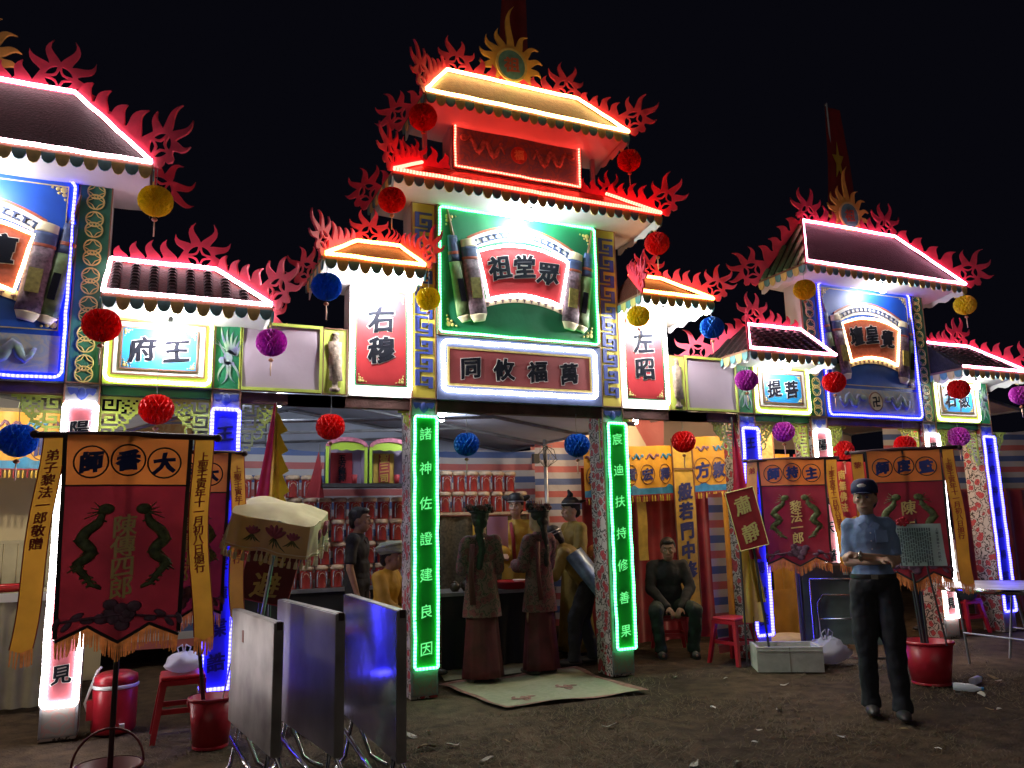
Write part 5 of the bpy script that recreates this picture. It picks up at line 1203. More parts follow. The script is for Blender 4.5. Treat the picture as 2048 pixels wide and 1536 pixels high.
for x in (-.02, .08): B().box(x, x+.05, .030, .036, .86, .89).build('label_sticker', 'paper_green' if x < 0 else 'white_print', ft)
# round steel table
rt_ = thing('round_table', 'round steel-topped table on folding legs at the frame edge', 'table', (7.75, -1.56, 0))
B().lathe([(.64, .735), (.655, .74), (.655, .755), (.64, .76), (.001, .76)], 40).build('table_top', 'steel', rt_, True); B().lathe([(.652, .715), (.660, .72), (.660, .76), (.655, .764)], 40, caps=False).build('rim', 'chrome', rt_, True)
for s in (-1, 1):
    B().tube([(s*.42, -.30, .73), (s*.30, -.34, 0)], .012, 7).build('leg', 'galv', rt_); B().tube([(s*.42, .30, .73), (s*.30, .34, 0)], .012, 7).build('leg', 'galv', rt_)
    B().tube([(s*.36, -.32, .30), (s*.36, .32, .30)], .009, 6).build('stretcher', 'galv', rt_)
B().tube([(-.34, -.33, .22), (.34, -.33, .22)], .009, 6).build('stretcher', 'galv', rt_)
mat('pet', (.75, .78, .80), .1, spec=.8, tr=.5)
for k, (x, y, a, lb) in enumerate(((6.22, -1.98, .5, 'clear plastic bottle lying against the big red bucket'), (6.52, -1.93, 1.9, 'clear plastic bottle lying a little apart from the big red bucket'))):
    t = thing('plastic_bottle', lb, 'bottle', (x, y, .034), 0, None, (R(90), 0, a)); B().lathe([(.028, 0), (.032, .01), (.032, .07), (.028, .09), (.032, .11), (.030, .15), (.012, .19), (.012, .205)], 14).build('body', 'pet', t, True); B().lathe([(.014, .205), (.014, .222), (.001, .223)], 10).build('cap', 'wave_blue', t, True)

# woven mat on the ground
pattern('mat_print', 'blot', [(.25, .245, .15), (.21, .20, .12), (.29, .275, .18)], 5); mat('mat_border', (.26, .12, .09), .85, ns=16, na=.4)
C4 = [Vector((2.50, .45)), Vector((2.66, -.70)), Vector((3.99, -.74)), Vector((4.02, .62))]
def mp(u, v, dz=0):
    p = (C4[0].lerp(C4[3], u)).lerp(C4[1].lerp(C4[2], u), v); e = max(abs(2*u-1), abs(2*v-1))
    return (p.x+.012*math.sin(v*14), p.y+.012*math.sin(u*11), .006+.008*math.sin(u*9+v*5)+.012*max(0, e-.9)*10*(.5+.5*math.sin(u*13+v*9))+dz)
mt = thing('floor_mat', 'greenish woven mat with red border lying before the two women', 'mat', (0, 0, 0)); mt.location = (3.3, 0, 0)
sh_ = lambda p: (p[0]-3.3, p[1], p[2])
B().grid(lambda u, v: sh_(mp(u, v)), 30, 24).build('weave', 'mat_print', mt, True)
for (u0, v0, u1, v1) in ((.0, .0, 1, .04), (0, .96, 1, 1), (0, .04, .04, .96), (.96, .04, 1, .96)): B().grid(lambda u, v: sh_(mp(u0+(u1-u0)*u, v0+(v1-v0)*v, .003)), 20, 20 if v1-v0 > .5 else 2).build('border', 'mat_border', mt, True)
for (cu_, cv) in ((.62, .62), (.25, .78)):
    b = B()
    for k in range(11): a = k*2.3; u, v = cu_+.09*math.cos(a)*(k/11), cv+.08*math.sin(a)*(k/11); p = sh_(mp(u, v, .004)); b.ell(p, (.045, .018, .003), 8, 4, Euler((0, 0, a)))
    b.build('flower_print', 'mat_border', mt)
m2 = B().grid(lambda u, v: (2.62+1.2*u+.2*v, .62+.9*v, .008+.004*math.sin(u*12)), 16, 8).build('floor_mat', 'mat_print', None, True); tag(m2, 'second pale mat under the feet of the two women', 'mat')

# litter: leaves, scraps of paper and film
mat('leaf_dry', (.22, .15, .07), .8, ns=30, na=.4); mat('scrap', (.42, .38, .32), .7, ns=8, na=.2); mat('scrap_white', (.62, .60, .58), .6)
rn = random.Random(21)
KL = [('dry_leaf', 'curled dry brown leaf lying on the bare earth', 'leaf', 'leaf_dry', 'dry leaves on the ground'), ('paper_scrap', 'torn tan scrap of paper on the bare earth', 'litter', 'scrap', 'paper scraps on the ground'), ('film_scrap', 'small crumpled white scrap on the bare earth', 'litter', 'scrap_white', 'white scraps on the ground')]
meshes = []
for k in range(6):
    s = k
    meshes.append([B().grid(lambda u, v: ((u-.5)*(1.0-.9*abs(2*v-1)**1.5)*.5+.06*math.sin(v*5+s), (v-.5)+.05*math.sin(u*6+s), .06*math.sin(u*5+s)+.09*math.sin(v*4+s*2)+.10), 5, 6).mesh(q[3], True) for q in KL])
SP = [(2.25, -3.6), (3.0, -3.0), (3.3, -2.75), (2.6, -3.9), (3.95, -2.2), (4.3, -2.6), (4.6, -3.1), (3.6, -3.7), (2.0, -2.9), (1.9, -2.2), (4.9, -1.7), (5.2, -1.1), (4.1, -1.5), (3.1, -1.6), (2.5, -1.2), (5.9, -2.6), (6.6, -2.6), (5.6, -3.2), (4.95, -.6), (4.6, -.3), (1.9, -1.1), (1.75, -1.5), (6.9, -1.9), (7.2, -2.3), (5.0, -3.6), (3.7, -4.1), (2.9, -4.4), (1.2, -3.3), (.9, -2.6), (-.6, -1.2), (.2, -1.5), (4.5, -4.2)]
for i, (x, y) in enumerate(SP+[(rn.uniform(1, 7), rn.uniform(-4.3, -.9)) for _ in range(26)]):
    q = rn.choice((0, 0, 1, 1, 2)); s = rn.uniform(.05, .12) if q < 2 else rn.uniform(.04, .08)
    o = put(KL[q][0], meshes[i % 6][q], None, (x, y, .0), (0, 0, rn.uniform(0, 6.3)), (s, s, s)); tag(o, KL[q][1], KL[q][2], KL[q][4])

# dry grass in the foreground
mat('dry_grass', (.19, .14, .085), .85, ns=60, col2=(.085, .068, .04), tr=.2)
gb = B(); rn = random.Random(5)
for i in range(60000):
    d = rn.random()**1.4; y = -5.6+d*5.4; x = rn.uniform(-.2+.2*d, 4.2+4.5*d)
    dens = noise.noise(Vector((x*.9, y*.9, 1.7)))+.5*noise.noise(Vector((x*3, y*3, 5)))
    if dens < rn.uniform(-.35, .35) or (2.45 < x < 4.05 and -.85 < y < 1.6): continue
    a = rn.uniform(0, 6.28); l = rn.uniform(.025, .09); w = .0032; dx, dy = math.cos(a), math.sin(a); lean = rn.uniform(.5, 1.4)
    z = -.006
    gb.add([(x-dy*w, y+dx*w, z), (x+dy*w, y-dx*w, z), (x+dx*l*lean, y+dy*l*lean, z+l*rn.uniform(.12, .7))], [(0, 1, 2)])
go = gb.build('grass', 'dry_grass', None); tag(go, 'thin dry grass growing over the bare earth', 'grass', None, 'stuff')

# ---------------------------------------------------------------- honeycomb paper balls
for nm, c in (('red', (.80, .03, .03)), ('blue', (.015, .19, .62)), ('yellow', (.90, .72, .05)), ('purple', (.60, .08, .55))): mat('tissue_'+nm, c, .55, ns=25, na=.25, tr=.55)
def ball_mesh(m):
    b = B(); n, k = 32, 10
    for j in range(k+1):
        t = PI*(j/k)*.94+.03*PI
        for i in range(n):
            a = 2*PI*i/n; d = (1.0 if (i+j) % 2 else .70)*(1+.03*noise.noise(Vector((i*.9, j*.9, 2)))); dim = 1-.10*math.exp(-(t/.35)**2)
            b.v.append((d*math.sin(t)*math.cos(a), d*math.sin(t)*math.sin(a), .93*d*math.cos(t)*dim))
    for j in range(k):
        for i in range(n):
            q = (j*n+i, j*n+(i+1) % n, (j+1)*n+(i+1) % n, (j+1)*n+i)      # fold every cell along its raised diagonal
            b.f += [(q[0], q[1], q[2]), (q[0], q[2], q[3])] if (i+j) % 2 else [(q[0], q[1], q[3]), (q[1], q[2], q[3])]
    return b.mesh(m)
BM = {c: ball_mesh('tissue_'+c) for c in ('red', 'blue', 'yellow', 'purple')}
mat('bead', (.35, .12, .06), .4); mat('tassel_thread', (.62, .40, .30), .6)
bd = B().ell((0, 0, -1.16), (.17, .17, .12), 10, 7).mesh('bead', True); ts_ = B().tube([(0, 0, -1.25), (.02, 0, -1.7), (0, 0, -2.2)], [.03, .05, .035], 6).mesh('tassel_thread', True)
sg_ = B().tube([(0, 0, .86), (.05, 0, 1.6), (0, 0, 2.4)], .022, 4).mesh('galv')
def ball(c, x, y, z, r, lab, tass=True):
    t = thing('paper_ball', lab, 'lantern', (x, y, z), random.uniform(0, 6), 'honeycomb paper balls'); t.scale = (r, r, r)
    put('honeycomb', BM[c], t); put('bead', bd, t); put('string', sg_, t)
    if tass: put('tassel', ts_, t)
ball('red', -0.407, -0.46, 2.971, 0.136, 'red honeycomb ball hanging in front of the green coin column')
ball('blue', -0.890, -0.33, 2.122, 0.131, 'blue honeycomb ball in front of the faded yellow valance')
ball('yellow', -0.095, -0.44, 3.995, 0.132, 'yellow honeycomb ball under the white-edged roof corner')
ball('purple', 0.838, -0.20, 2.988, 0.129, 'purple honeycomb ball in front of the blank panel above the parasol')
ball('red', -0.006, -0.10, 2.411, 0.133, 'red honeycomb ball below the glaring two-character board')
ball('blue', 1.236, -0.44, 3.443, 0.129, 'blue honeycomb ball beside the white side tower')
ball('red', 1.373, -0.02, 2.323, 0.126, 'red honeycomb ball hanging above the arched altar')
ball('red', 2.088, -0.42, 5.152, 0.133, 'dim red honeycomb ball at the topmost roof corner')
ball('red', 1.793, -0.44, 4.293, 0.124, 'red honeycomb ball under the lower red roof corner above the blue ball')
ball('yellow', 2.133, -0.42, 3.433, 0.111, 'yellow honeycomb ball in front of the meander column')
ball('red', 4.314, -0.40, 5.127, 0.125, 'dim red honeycomb ball under the topmost roof, level with the dragon board')
ball('red', 4.574, -0.44, 4.248, 0.129, 'red honeycomb ball beneath the lower red roof, over a yellow ball')
ball('yellow', 4.298, -0.45, 3.457, 0.115, 'yellow honeycomb ball covering part of the upright red board')
ball('blue', 5.191, -0.45, 3.414, 0.125, 'blue honeycomb ball at the side tower roof above the blank panel')
ball('blue', 2.642, 0.02, 2.201, 0.122, 'blue honeycomb ball in the central gateway over the first woman')
ball('blue', 3.812, 0.02, 2.215, 0.130, 'blue honeycomb ball in the central gateway beside the yellow valance')
ball('red', 5.116, 0.05, 2.282, 0.129, 'red honeycomb ball in front of the gold strip banner')
ball('purple', 5.635, -0.40, 2.894, 0.122, 'purple honeycomb ball beside the lime-lit board')
ball('purple', 6.437, -0.02, 2.416, 0.125, 'purple honeycomb ball under the lime-lit board')
ball('yellow', 6.536, -0.42, 3.968, 0.125, 'yellow honeycomb ball at the pink-lit main roof, above the lime-lit board')
ball('yellow', 9.180, -0.42, 4.039, 0.134, 'yellow honeycomb ball hanging free at the far end of the pink-lit main roof')
ball('red', 6.816, -0.45, 2.927, 0.129, 'red honeycomb ball over the edge of the blue scroll board')
ball('red', 7.393, 0.05, 2.231, 0.126, 'red honeycomb ball beside the bright red hanging')
ball('red', 8.336, -0.02, 2.302, 0.130, 'red honeycomb ball mostly hidden behind the banner by the man')
ball('purple', 9.310, -0.02, 2.429, 0.136, 'purple honeycomb ball above the banner by the man')
ball('red', 8.966, -0.35, 2.970, 0.131, 'red honeycomb ball over the farthest two-character board')
ball('purple', 9.962, -0.45, 2.926, 0.129, 'purple honeycomb ball at the farthest wing roof corner')
# ---------------------------------------------------------------- people
mat('skin', (.56, .34, .24), .55, ns=18, na=.12); mat('skin_dark', (.34, .19, .125), .55, ns=18, na=.12); mat('skin_pale', (.58, .36, .27), .55, ns=18, na=.1); mat('hair', (.012, .010, .010), .45, ns=60, na=.4, bump=.4, bs=80)
mat('eye_white', (.6, .58, .55), .3); mat('iris', (.02, .012, .01), .2); mat('lip', (.34, .13, .11), .5)
mat('shirt_blue', (.22, .33, .56), .75, ns=9, na=.12, bump=.35, bs=14); mat('trouser_black', (.014, .015, .020), .8, ns=8, na=.3, bump=.3, bs=9); mat('belt', (.03, .025, .02), .4); mat('buckle', (.55, .52, .45), .25, .9)
mat('cap_navy', (.018, .028, .10), .7, ns=20, na=.2); mat('shoe', (.05, .045, .045), .45); mat('polo_black', (.012, .012, .015), .8, bump=.3, bs=10); mat('robe_yellow', (.58, .33, .035), .6, ns=6, na=.25, bump=.4, bs=8, tr=.1)
mat('robe_olive', (.28, .19, .035), .65, ns=6, na=.25, bump=.4, bs=8); mat('robe_brown', (.26, .11, .04), .7, ns=6, na=.25, bump=.4, bs=8); mat('turban', (.42, .48, .36), .8, ns=14, na=.2, bump=.6, bs=18)
mat('cape_blue', (.16, .26, .42), .3, .2, ns=7, na=.5, bump=.5, bs=10); mat('hat_black', (.02, .02, .026), .6, ns=30, na=.3); mat('silver_thread', (.5, .5, .55), .35, .6)
pattern('dress_print', 'rose', [(.17, .075, .075), (.19, .035, .05), (.08, .02, .03), (.05, .035, .03)], 13); mat('skirt_red', (.10, .012, .02), .7, ns=8, na=.35, bump=.4, bs=10); mat('jacket_dark', (.016, .017, .020), .8, ns=10, na=.2, bump=.35, bs=12)
mat('trouser_green', (.020, .035, .028), .8, bump=.3, bs=10); mat('watch', (.6, .58, .5), .25, .9); mat('petal_dark', (.18, .05, .06), .6, ns=20, na=.4); mat('veil', (.55, .30, .48), .5, tr=.6)

def cap_(b, p0, p1, r0, r1, n=12):
    p0, p1 = Vector(p0), Vector(p1); b.ell(p0, (r0,)*3, n, 8); b.ell(p1, (r1,)*3, n, 8); b.tube([p0, p1], [r0, r1], n)
def soft(b, name, m, parent, vox=.012, it=6, wrinkle=0., label=None):
    """fuse overlapping volumes into one continuous smooth skin"""
    o = b.build(name, m, parent, True)
    md = o.modifiers.new('fuse', 'REMESH'); md.mode = 'VOXEL'; md.voxel_size = vox; md.use_smooth_shade = True
    sm = o.modifiers.new('relax', 'SMOOTH'); sm.factor = .5; sm.iterations = it
    if wrinkle:
        if 'folds' not in bpy.data.textures:
            tx = bpy.data.textures.new('folds', 'CLOUDS'); tx.noise_scale = .11; tx.noise_depth = 2
        dm = o.modifiers.new('folds', 'DISPLACE'); dm.texture = bpy.data.textures['folds']; dm.strength = wrinkle; dm.mid_level = .5; dm.texture_coords = 'LOCAL'
    return o
ST = dict(pel=(0, 0, .92), ch=(0, -.005, 1.22), nk=(0, .01, 1.43), hd=(0, -.02, 1.575), shL=(-.175, .01, 1.375), shR=(.175, .01, 1.375), elL=(-.225, .02, 1.10), elR=(.225, .02, 1.10), wrL=(-.22, -.05, .86), wrR=(.22, -.05, .86),
    hiL=(-.085, 0, .90), hiR=(.085, 0, .90), knL=(-.10, -.015, .49), knR=(.10, -.015, .49), anL=(-.11, .02, .075), anR=(.11, .02, .075))
SIT = dict(ST, pel=(0, .02, .50), ch=(0, -.02, .80), nk=(0, -.04, 1.00), hd=(0, -.08, 1.13), shL=(-.175, -.02, .945), shR=(.175, -.02, .945), elL=(-.23, -.10, .70), elR=(.23, -.10, .70), wrL=(-.07, -.32, .50), wrR=(.07, -.32, .50),
    hiL=(-.10, 0, .49), hiR=(.10, 0, .49), knL=(-.22, -.40, .48), knR=(.22, -.40, .48), anL=(-.18, -.38, .075), anR=(.18, -.38, .075))
def hand(b, wr, el, s=1., curl=.5, side=1):
    """palm, four bent fingers of unequal length and a thumb leaving the side of the palm"""
    w, e = Vector(wr), Vector(el); d = (w-e).normalized(); sd = d.cross(Vector((0, 0, 1)));
    sd = sd.normalized() if sd.length > .2 else Vector((0, 1, 0)); nr = sd.cross(d).normalized()
    cap_(b, w, w+d*.05*s, .026*s, .030*s, 8)
    for k in range(4): cap_(b, w+d*.02*s+sd*(.022-.015*k)*s, w+d*.075*s+sd*(.026-.0175*k)*s, .013*s, .0115*s, 7)
    for k, l in enumerate((.060, .068, .062, .048)):
        p = w+d*.078*s+sd*(.026-.0175*k)*s; q = p+(d*math.cos(curl*.6)-nr*math.sin(curl*.6))*l*.55*s; t = q+(d*math.cos(curl*1.6)-nr*math.sin(curl*1.6))*l*.5*s
        cap_(b, p, q, .0098*s, .009*s, 7); cap_(b, q, t, .009*s, .0078*s, 7)
    p = w+d*.02*s+sd*.028*s*side; q = p+(d*.6+sd*.75*side-nr*.3).normalized()*.038*s; t = q+(d*.9+sd*.2*side-nr*.4).normalized()*.03*s
    cap_(b, p, q, .012*s, .011*s, 7); cap_(b, q, t, .011*s, .009*s, 7)
def human(label, loc, rz, J, skin='skin', top=None, sleeve='long', bottom=None, hyaw=0., hpitch=0., hair='short', vox=.012, robe=None, shoes='shoe', face=True, scale=1., curl=.5, fat=1., wide_sleeve=0., group=None):
    t = thing('person', label, 'person', loc, rz, group); t.scale = (scale,)*3
    V = {k: Vector(v) for k, v in J.items()}; b = B()
    f = fat
    up_ = (V['ch']-V['pel']).normalized(); rotT = Vector((0, 0, 1)).rotation_difference(up_).to_euler()
    b.ell(V['pel'], (.155*f, .115*f, .13), 14, 9, rotT); b.ell(V['pel'].lerp(V['ch'], .5), (.140*f, .105*f, .18), 14, 9, rotT); b.ell(V['ch']+up_*.04, (.150*f, .108*f, .17), 14, 9, rotT)
    cap_(b, V['shL'], V['shR'], .052, .052); cap_(b, V['ch']+up_*.12, V['nk'], .075, .055); cap_(b, V['nk'], V['hd']-Vector((0, 0, .05)), .052, .050)
    for s in 'LR':
        cap_(b, V['sh'+s], V['el'+s], .046, .038); cap_(b, V['el'+s], V['wr'+s], .040, .027); hand(b, V['wr'+s], V['el'+s], 1., curl, 1 if s == 'L' else -1)
        cap_(b, V['hi'+s], V['kn'+s], .082*f, .056); cap_(b, V['kn'+s], V['an'+s], .055, .036)
        a = V['an'+s]; fd = Vector((0, -1, 0)); cap_(b, a+Vector((0, .02, -.035)), a+fd*.14+Vector((0, 0, -.05)), .034, .028)
    # head
    hr = Euler((hpitch, 0, hyaw)); hm = hr.to_matrix(); H0 = V['hd']
    HS = 1.09
    def hp(x, y, z): return H0+hm @ Vector((x*HS, y*HS, z*HS))
    b.ell(hp(0, .012, .025), (.081, .100, .107), 16, 12, hr); b.ell(hp(0, -.022, -.045), (.062, .070, .074), 14, 9, hr); b.ell(hp(0, -.045, -.088), (.030, .028, .022), 10, 7, hr)
    if face:
        cap_(b, hp(0, -.082, .022), hp(0, -.100, -.022), .008, .014, 7); b.ell(hp(0, -.078, .038), (.052, .016, .012), 10, 7, hr)
        for s in (-1, 1): b.ell(hp(s*.012, -.090, -.028), (.010, .011, .008), 8, 6, hr); b.ell(hp(s*.040, -.066, -.012), (.022, .018, .018), 8, 6, hr); b.ell(hp(s*.074, .010, -.005), (.010, .020, .032), 8, 6, hr)
        b.ell(hp(0, -.080, -.055), (.024, .012, .009), 8, 6, hr); b.ell(hp(0, -.078, -.066), (.020, .011, .008), 8, 6, hr)
    bo = soft(b, 'body', skin, t, vox if not face else min(vox, .0085), 5)
    if face:
        for s in (-1, 1):
            e = B().ell(hp(s*.030, -.079, .012), (.013, .007, .0075), 10, 7, hr).build('eye', 'eye_white', bo, True); B().ell(hp(s*.030, -.0855, .012), (.006, .003, .0065), 8, 6, hr).build('iris', 'iris', e, True)
            B().tube([hp(s*.014, -.090, .034), hp(s*.030, -.092, .041), hp(s*.050, -.080, .035)], [.003, .0045, .002], 5).build('eyebrow', 'hair', bo, True)
        B().tube([hp(-.024, -.086, -.058), hp(0, -.094, -.060), hp(.024, -.086, -.058)], [.002, .0055, .002], 6).build('lips', 'lip', bo, True)
    # clothes
    if top:
        c = B(); g = .016
        c.ell(V['pel']+up_*.03, (.160*f+g, .118*f+g, .13), 14, 9, rotT); c.ell(V['pel'].lerp(V['ch'], .5), (.146*f+g, .112*f+g, .18), 14, 9, rotT); c.ell(V['ch']+up_*.04, (.156*f+g, .112*f+g, .165), 14, 9, rotT)
        cap_(c, V['shL'], V['shR'], .060+g*.6, .060+g*.6); cap_(c, V['ch']+up_*.14, V['nk']-Vector((0, 0, .018)), .09, .066)
        for s in 'LR':
            e, w = V['el'+s], V['wr'+s]
            if sleeve == 'short': q = V['sh'+s].lerp(e, .72); cap_(c, V['sh'+s], q, .048+g*.6, .045+g*.7); c.tube([q, V['sh'+s].lerp(e, .86)], [.045+g*.7, .050+g*.7], 12)
            else: cap_(c, V['sh'+s], e, .058+g, .046+g+wide_sleeve*.4); cap_(c, e, e.lerp(w, .95), .046+g+wide_sleeve*.4, .034+g+wide_sleeve)
        soft(c, 'shirt' if not robe else 'robe_top', top, t, .012, 4, .026)
    if bottom:
        c = B(); g = .026
        c.ell(V['pel']-up_*.01, (.155*f+g, .115*f+g, .125), 14, 9, rotT)
        for s in 'LR':
            cap_(c, V['hi'+s], V['kn'+s], .086*f+g*.8, .060+g); an = V['an'+s]; cap_(c, V['kn'+s], an+Vector((0, 0, .02)), .060+g*.8, .050+g*.5); c.tube([an+Vector((0, 0, .05)), an+Vector((0, 0, -.035))], [.058+g*.4, .066+g*.4], 12)
        soft(c, 'trousers', bottom, t, .012, 4, .030)
    if robe:
        m_, r0, r1, z0, z1 = robe; c = B(); cx = V['pel']
        c.lathe([(r0+(r1-r0)*(1-(i/10))**1.2, z0+(z1-z0)*i/10) for i in range(11)], 48, (cx.x, cx.y, 0), lambda q, z: 1+.06*math.sin(q*9+z*2)*(1-(z-z0)/(z1-z0))+.03*math.sin(q*17), 1, .80)
        c.build('skirt', m_, t, True)
    if shoes:
        for s in 'LR':
            a = V['an'+s]; c = B(); c.ell((a.x, a.y-.065, a.z-.043), (.054, .150, .038), 12, 8); c.ell((a.x, a.y+.02, a.z-.02), (.044, .058, .045), 10, 7); soft(c, 'shoe', shoes, t, .010, 2)
    if hair in ('short', 'long'):
        c = B(); c.ell(hp(0, .028, .045), (.091, .100, .100), 14, 9, hr); c.ell(hp(0, -.030, .090), (.072, .063, .042), 12, 8, hr); c.ell(hp(0, .070, -.01), (.076, .049, .076), 12, 8, hr)
        if hair == 'long':
            for i in range(7): c.ell(hp(.012*math.sin(i*1.3), .080+.004*i, -.02-.060*i), (.050-.002*i, .030-.001*i, .06), 10, 7, hr)
        soft(c, 'hair', 'hair', t, .010, 2, .012)
    t['_'] = 0; del t['_']
    return t, V, hp, hr

# the standing man in the blue shirt and cap
MJ = dict(ST, hd=(-.005, -.02, 1.585), shL=(-.135, .015, 1.375), shR=(.135, .015, 1.375), nk=(0, .01, 1.445), ch=(0, -.005, 1.25), pel=(0, .005, .97), elL=(-.165, -.01, 1.11), elR=(.168, -.02, 1.12), wrL=(.055, -.165, 1.125), wrR=(-.115, -.215, 1.165),
    hiL=(-.088, 0, .93), hiR=(.088, 0, .93), knL=(-.095, -.01, .50), knR=(.10, -.035, .50), anL=(-.095, .05, .075), anR=(.105, -.08, .075))
t, V, hp, hr = human('standing man in light blue shirt and navy cap with folded arms', (5.07, -2.30, 0), R(-44), MJ, 'skin', 'shirt_blue', 'short', 'trouser_black', hyaw=R(-14), hair='short', fat=.90, vox=.0085, curl=1.25)
c = B(); c.lathe([(.096, -.01), (.099, .025), (.094, .06), (.072, .090), (.033, .104), (.002, .106)], 24, (0, 0, 0), None, 1.0, 1.12); cp = c.build('cap_crown', 'cap_navy', t, True, loc=tuple(hp(0, .012, .052)), rot=tuple(hr))
B().grid(lambda u, v: (.076*math.sin((u-.5)*2.5)*(1+.05*v), -.100-.062*v*math.cos((u-.5)*2.2)-.004, -.002-.008*v*v-.016*(2*u-1)**2), 14, 5).build('brim', 'cap_navy', cp, True)
B().ell((0, -.100, .045), (.034, .012, .018), 10, 6).build('cap_emblem', 'white_print', cp, True)
def collar(t, V, m):
    B().tube([(-.062, -.055, V['nk'].z-.045), (-.070, .0, V['nk'].z-.01), (0, .065, V['nk'].z+.005), (.070, .0, V['nk'].z-.01), (.062, -.055, V['nk'].z-.045)], [.008, .016, .018, .016, .008], 8).build('collar', m, t, True)
    for s in (-1, 1): B().cbox((s*.040, -.098, V['nk'].z-.062), (.055, .010, .048), Euler((R(-20), s*R(28), 0))).build('collar_point', m, t)
collar(t, V, 'shirt_blue')
for z in (1.33, 1.27, 1.21): B().ell((.002, -.142, z), (.005, .003, .005), 8, 5).build('button', 'white_print', t)
B().cbox((.075, -.140, 1.305), (.085, .008, .09), Euler((R(-4), 0, R(10)))).build('pocket', 'shirt_blue', t)
B().lathe([(.162, -.018), (.166, 0), (.162, .018)], 32, (0, .005, 1.005), None, 1.0, .76, caps=False).build('belt', 'belt', t, True); B().cbox((0, -.136, 1.005), (.048, .012, .034)).build('buckle', 'buckle', t)
B().tube([(-.085+.034*math.cos(R(a))*.35, -.208+.030*math.cos(R(a)), 1.160+.034*math.sin(R(a))) for a in range(0, 360, 30)], .008, 6, True).build('watch_strap', 'watch', t, True); B().ell((-.092, -.238, 1.162), (.016, .008, .016), 10, 6).build('watch_face', 'watch', t, True)

# two women in printed dresses seen from behind
def headdress(t, hp, seed):
    rn = random.Random(seed)
    h = B().tube([hp(.085*math.cos(R(a)), .02+.095*math.sin(R(a)), .075) for a in range(0, 360, 30)], .014, 6, True).build('headdress', 'hat_black', t, True)
    for k in range(16):
        a = 2*PI*k/16; b = B(); c = hp(.10*math.cos(a), .02+.10*math.sin(a), .095+.03*rn.random())
        for q in range(5): b.ell(c+Vector((.022*math.cos(q*1.26), .022*math.sin(q*1.26)*.6, .02*math.sin(q*1.26+1))), (.018, .012, .016), 6, 4)
        b.build('flower', 'petal_dark' if k % 3 else 'hat_black', h, True)
    for k in range(6):
        x = -.07+.028*k; B().tube([hp(x, 0, .10), hp(x*1.35+.01*rn.random(), -.01, .17+.03*rn.random())], [.010, .004], 5).build('plume', 'petal_dark', h, True)
for (x, y, rz, lb, sd, dy) in ((2.93, .42, R(172), 'woman in floral dress and flower headdress facing the brown pot', 1, 0), (3.60, .52, R(196), 'woman in floral dress and flower headdress beside the stooping blue cape', 2, 0)):
    WJ = dict(ST, hd=(0, -.01, 1.50), nk=(0, .01, 1.36), shL=(-.132, .01, 1.295), shR=(.132, .01, 1.295), ch=(0, 0, 1.16), elL=(-.178, -.05, 1.04), elR=(.178, -.05, 1.04), wrL=(-.10, -.24, 1.04), wrR=(.10, -.24, 1.04), pel=(0, 0, .88))
    t, V, hp, hr = human(lb, (x, y, 0), rz, WJ, 'skin', 'dress_print', 'long', None, hair='long', robe=('skirt_red', .14, .195, .05, .80), wide_sleeve=.02, fat=.86, face=False, hyaw=R(-14 if sd == 1 else 10))
    c = B().lathe([(.192, .60), (.182, .70), (.160, .85), (.145, 1.0)], 40, (0, 0, 0), lambda q, z: 1+.05*math.sin(q*7)*(1.0-z), 1, .80, caps=False).build('tunic', 'dress_print', t, True)
    headdress(t, hp, sd)
    B().tube([(.11, .115, 1.28), (.13, .13, 1.0), (.12, .15, .72)], [.03, .028, .034], 6, False, .3).build('sash', 'skirt_red', t, True)

# officiant facing out, in yellow robe and black hat
OJ = dict(ST, hd=(0, -.02, 1.655), nk=(0, .01, 1.50), shL=(-.18, .01, 1.44), shR=(.18, .01, 1.44), ch=(0, 0, 1.28), pel=(0, 0, .98), elL=(-.24, -.02, 1.18), elR=(.24, -.04, 1.18), wrL=(-.14, -.26, 1.13), wrR=(.12, -.26, 1.13))
t, V, hp, hr = human('officiant in yellow robe and black embroidered hat facing the gateway', (3.93, 1.78, 0), R(-28), OJ, 'skin_pale', 'robe_yellow', 'long', None, robe=('robe_yellow', .17, .25, .05, 1.02), wide_sleeve=.04, hyaw=R(-12), hair='short')
c = B().lathe([(.092, 0), (.098, .04), (.085, .09), (.04, .115), (.002, .12)], 20, (0, 0, 0), None, 1, 1.1).build('hat', 'hat_black', t, True, loc=tuple(hp(0, .01, .05))); B().tube([(.098*math.cos(R(a)), .108*math.sin(R(a)), .012) for a in range(0, 360, 20)], .007, 5, True).build('hat_band', 'silver_thread', c, True)
for s in (-1, 1): B().ell((s*.10, .08, .05), (.075, .02, .035), 10, 6, Euler((0, -s*.4, 0))).build('hat_wing', 'hat_black', c, True)
B().tube([(-.06, -.10, 1.48), (-.03, -.145, 1.3), (-.02, -.15, 1.05)], [.022, .026, .026], 6, False, .3).build('stole', 'velvet_red', t, True)
vl = B().grid(lambda u, v: (-.13+.26*u, .04*math.sin(u*PI), -.5*v), 8, 8).build('veil_cloth', 'veil', None, True, loc=(3.62, 1.62, 1.55)); tag(vl, 'sheer pale mauve veil hanging beside the officiant', 'cloth')
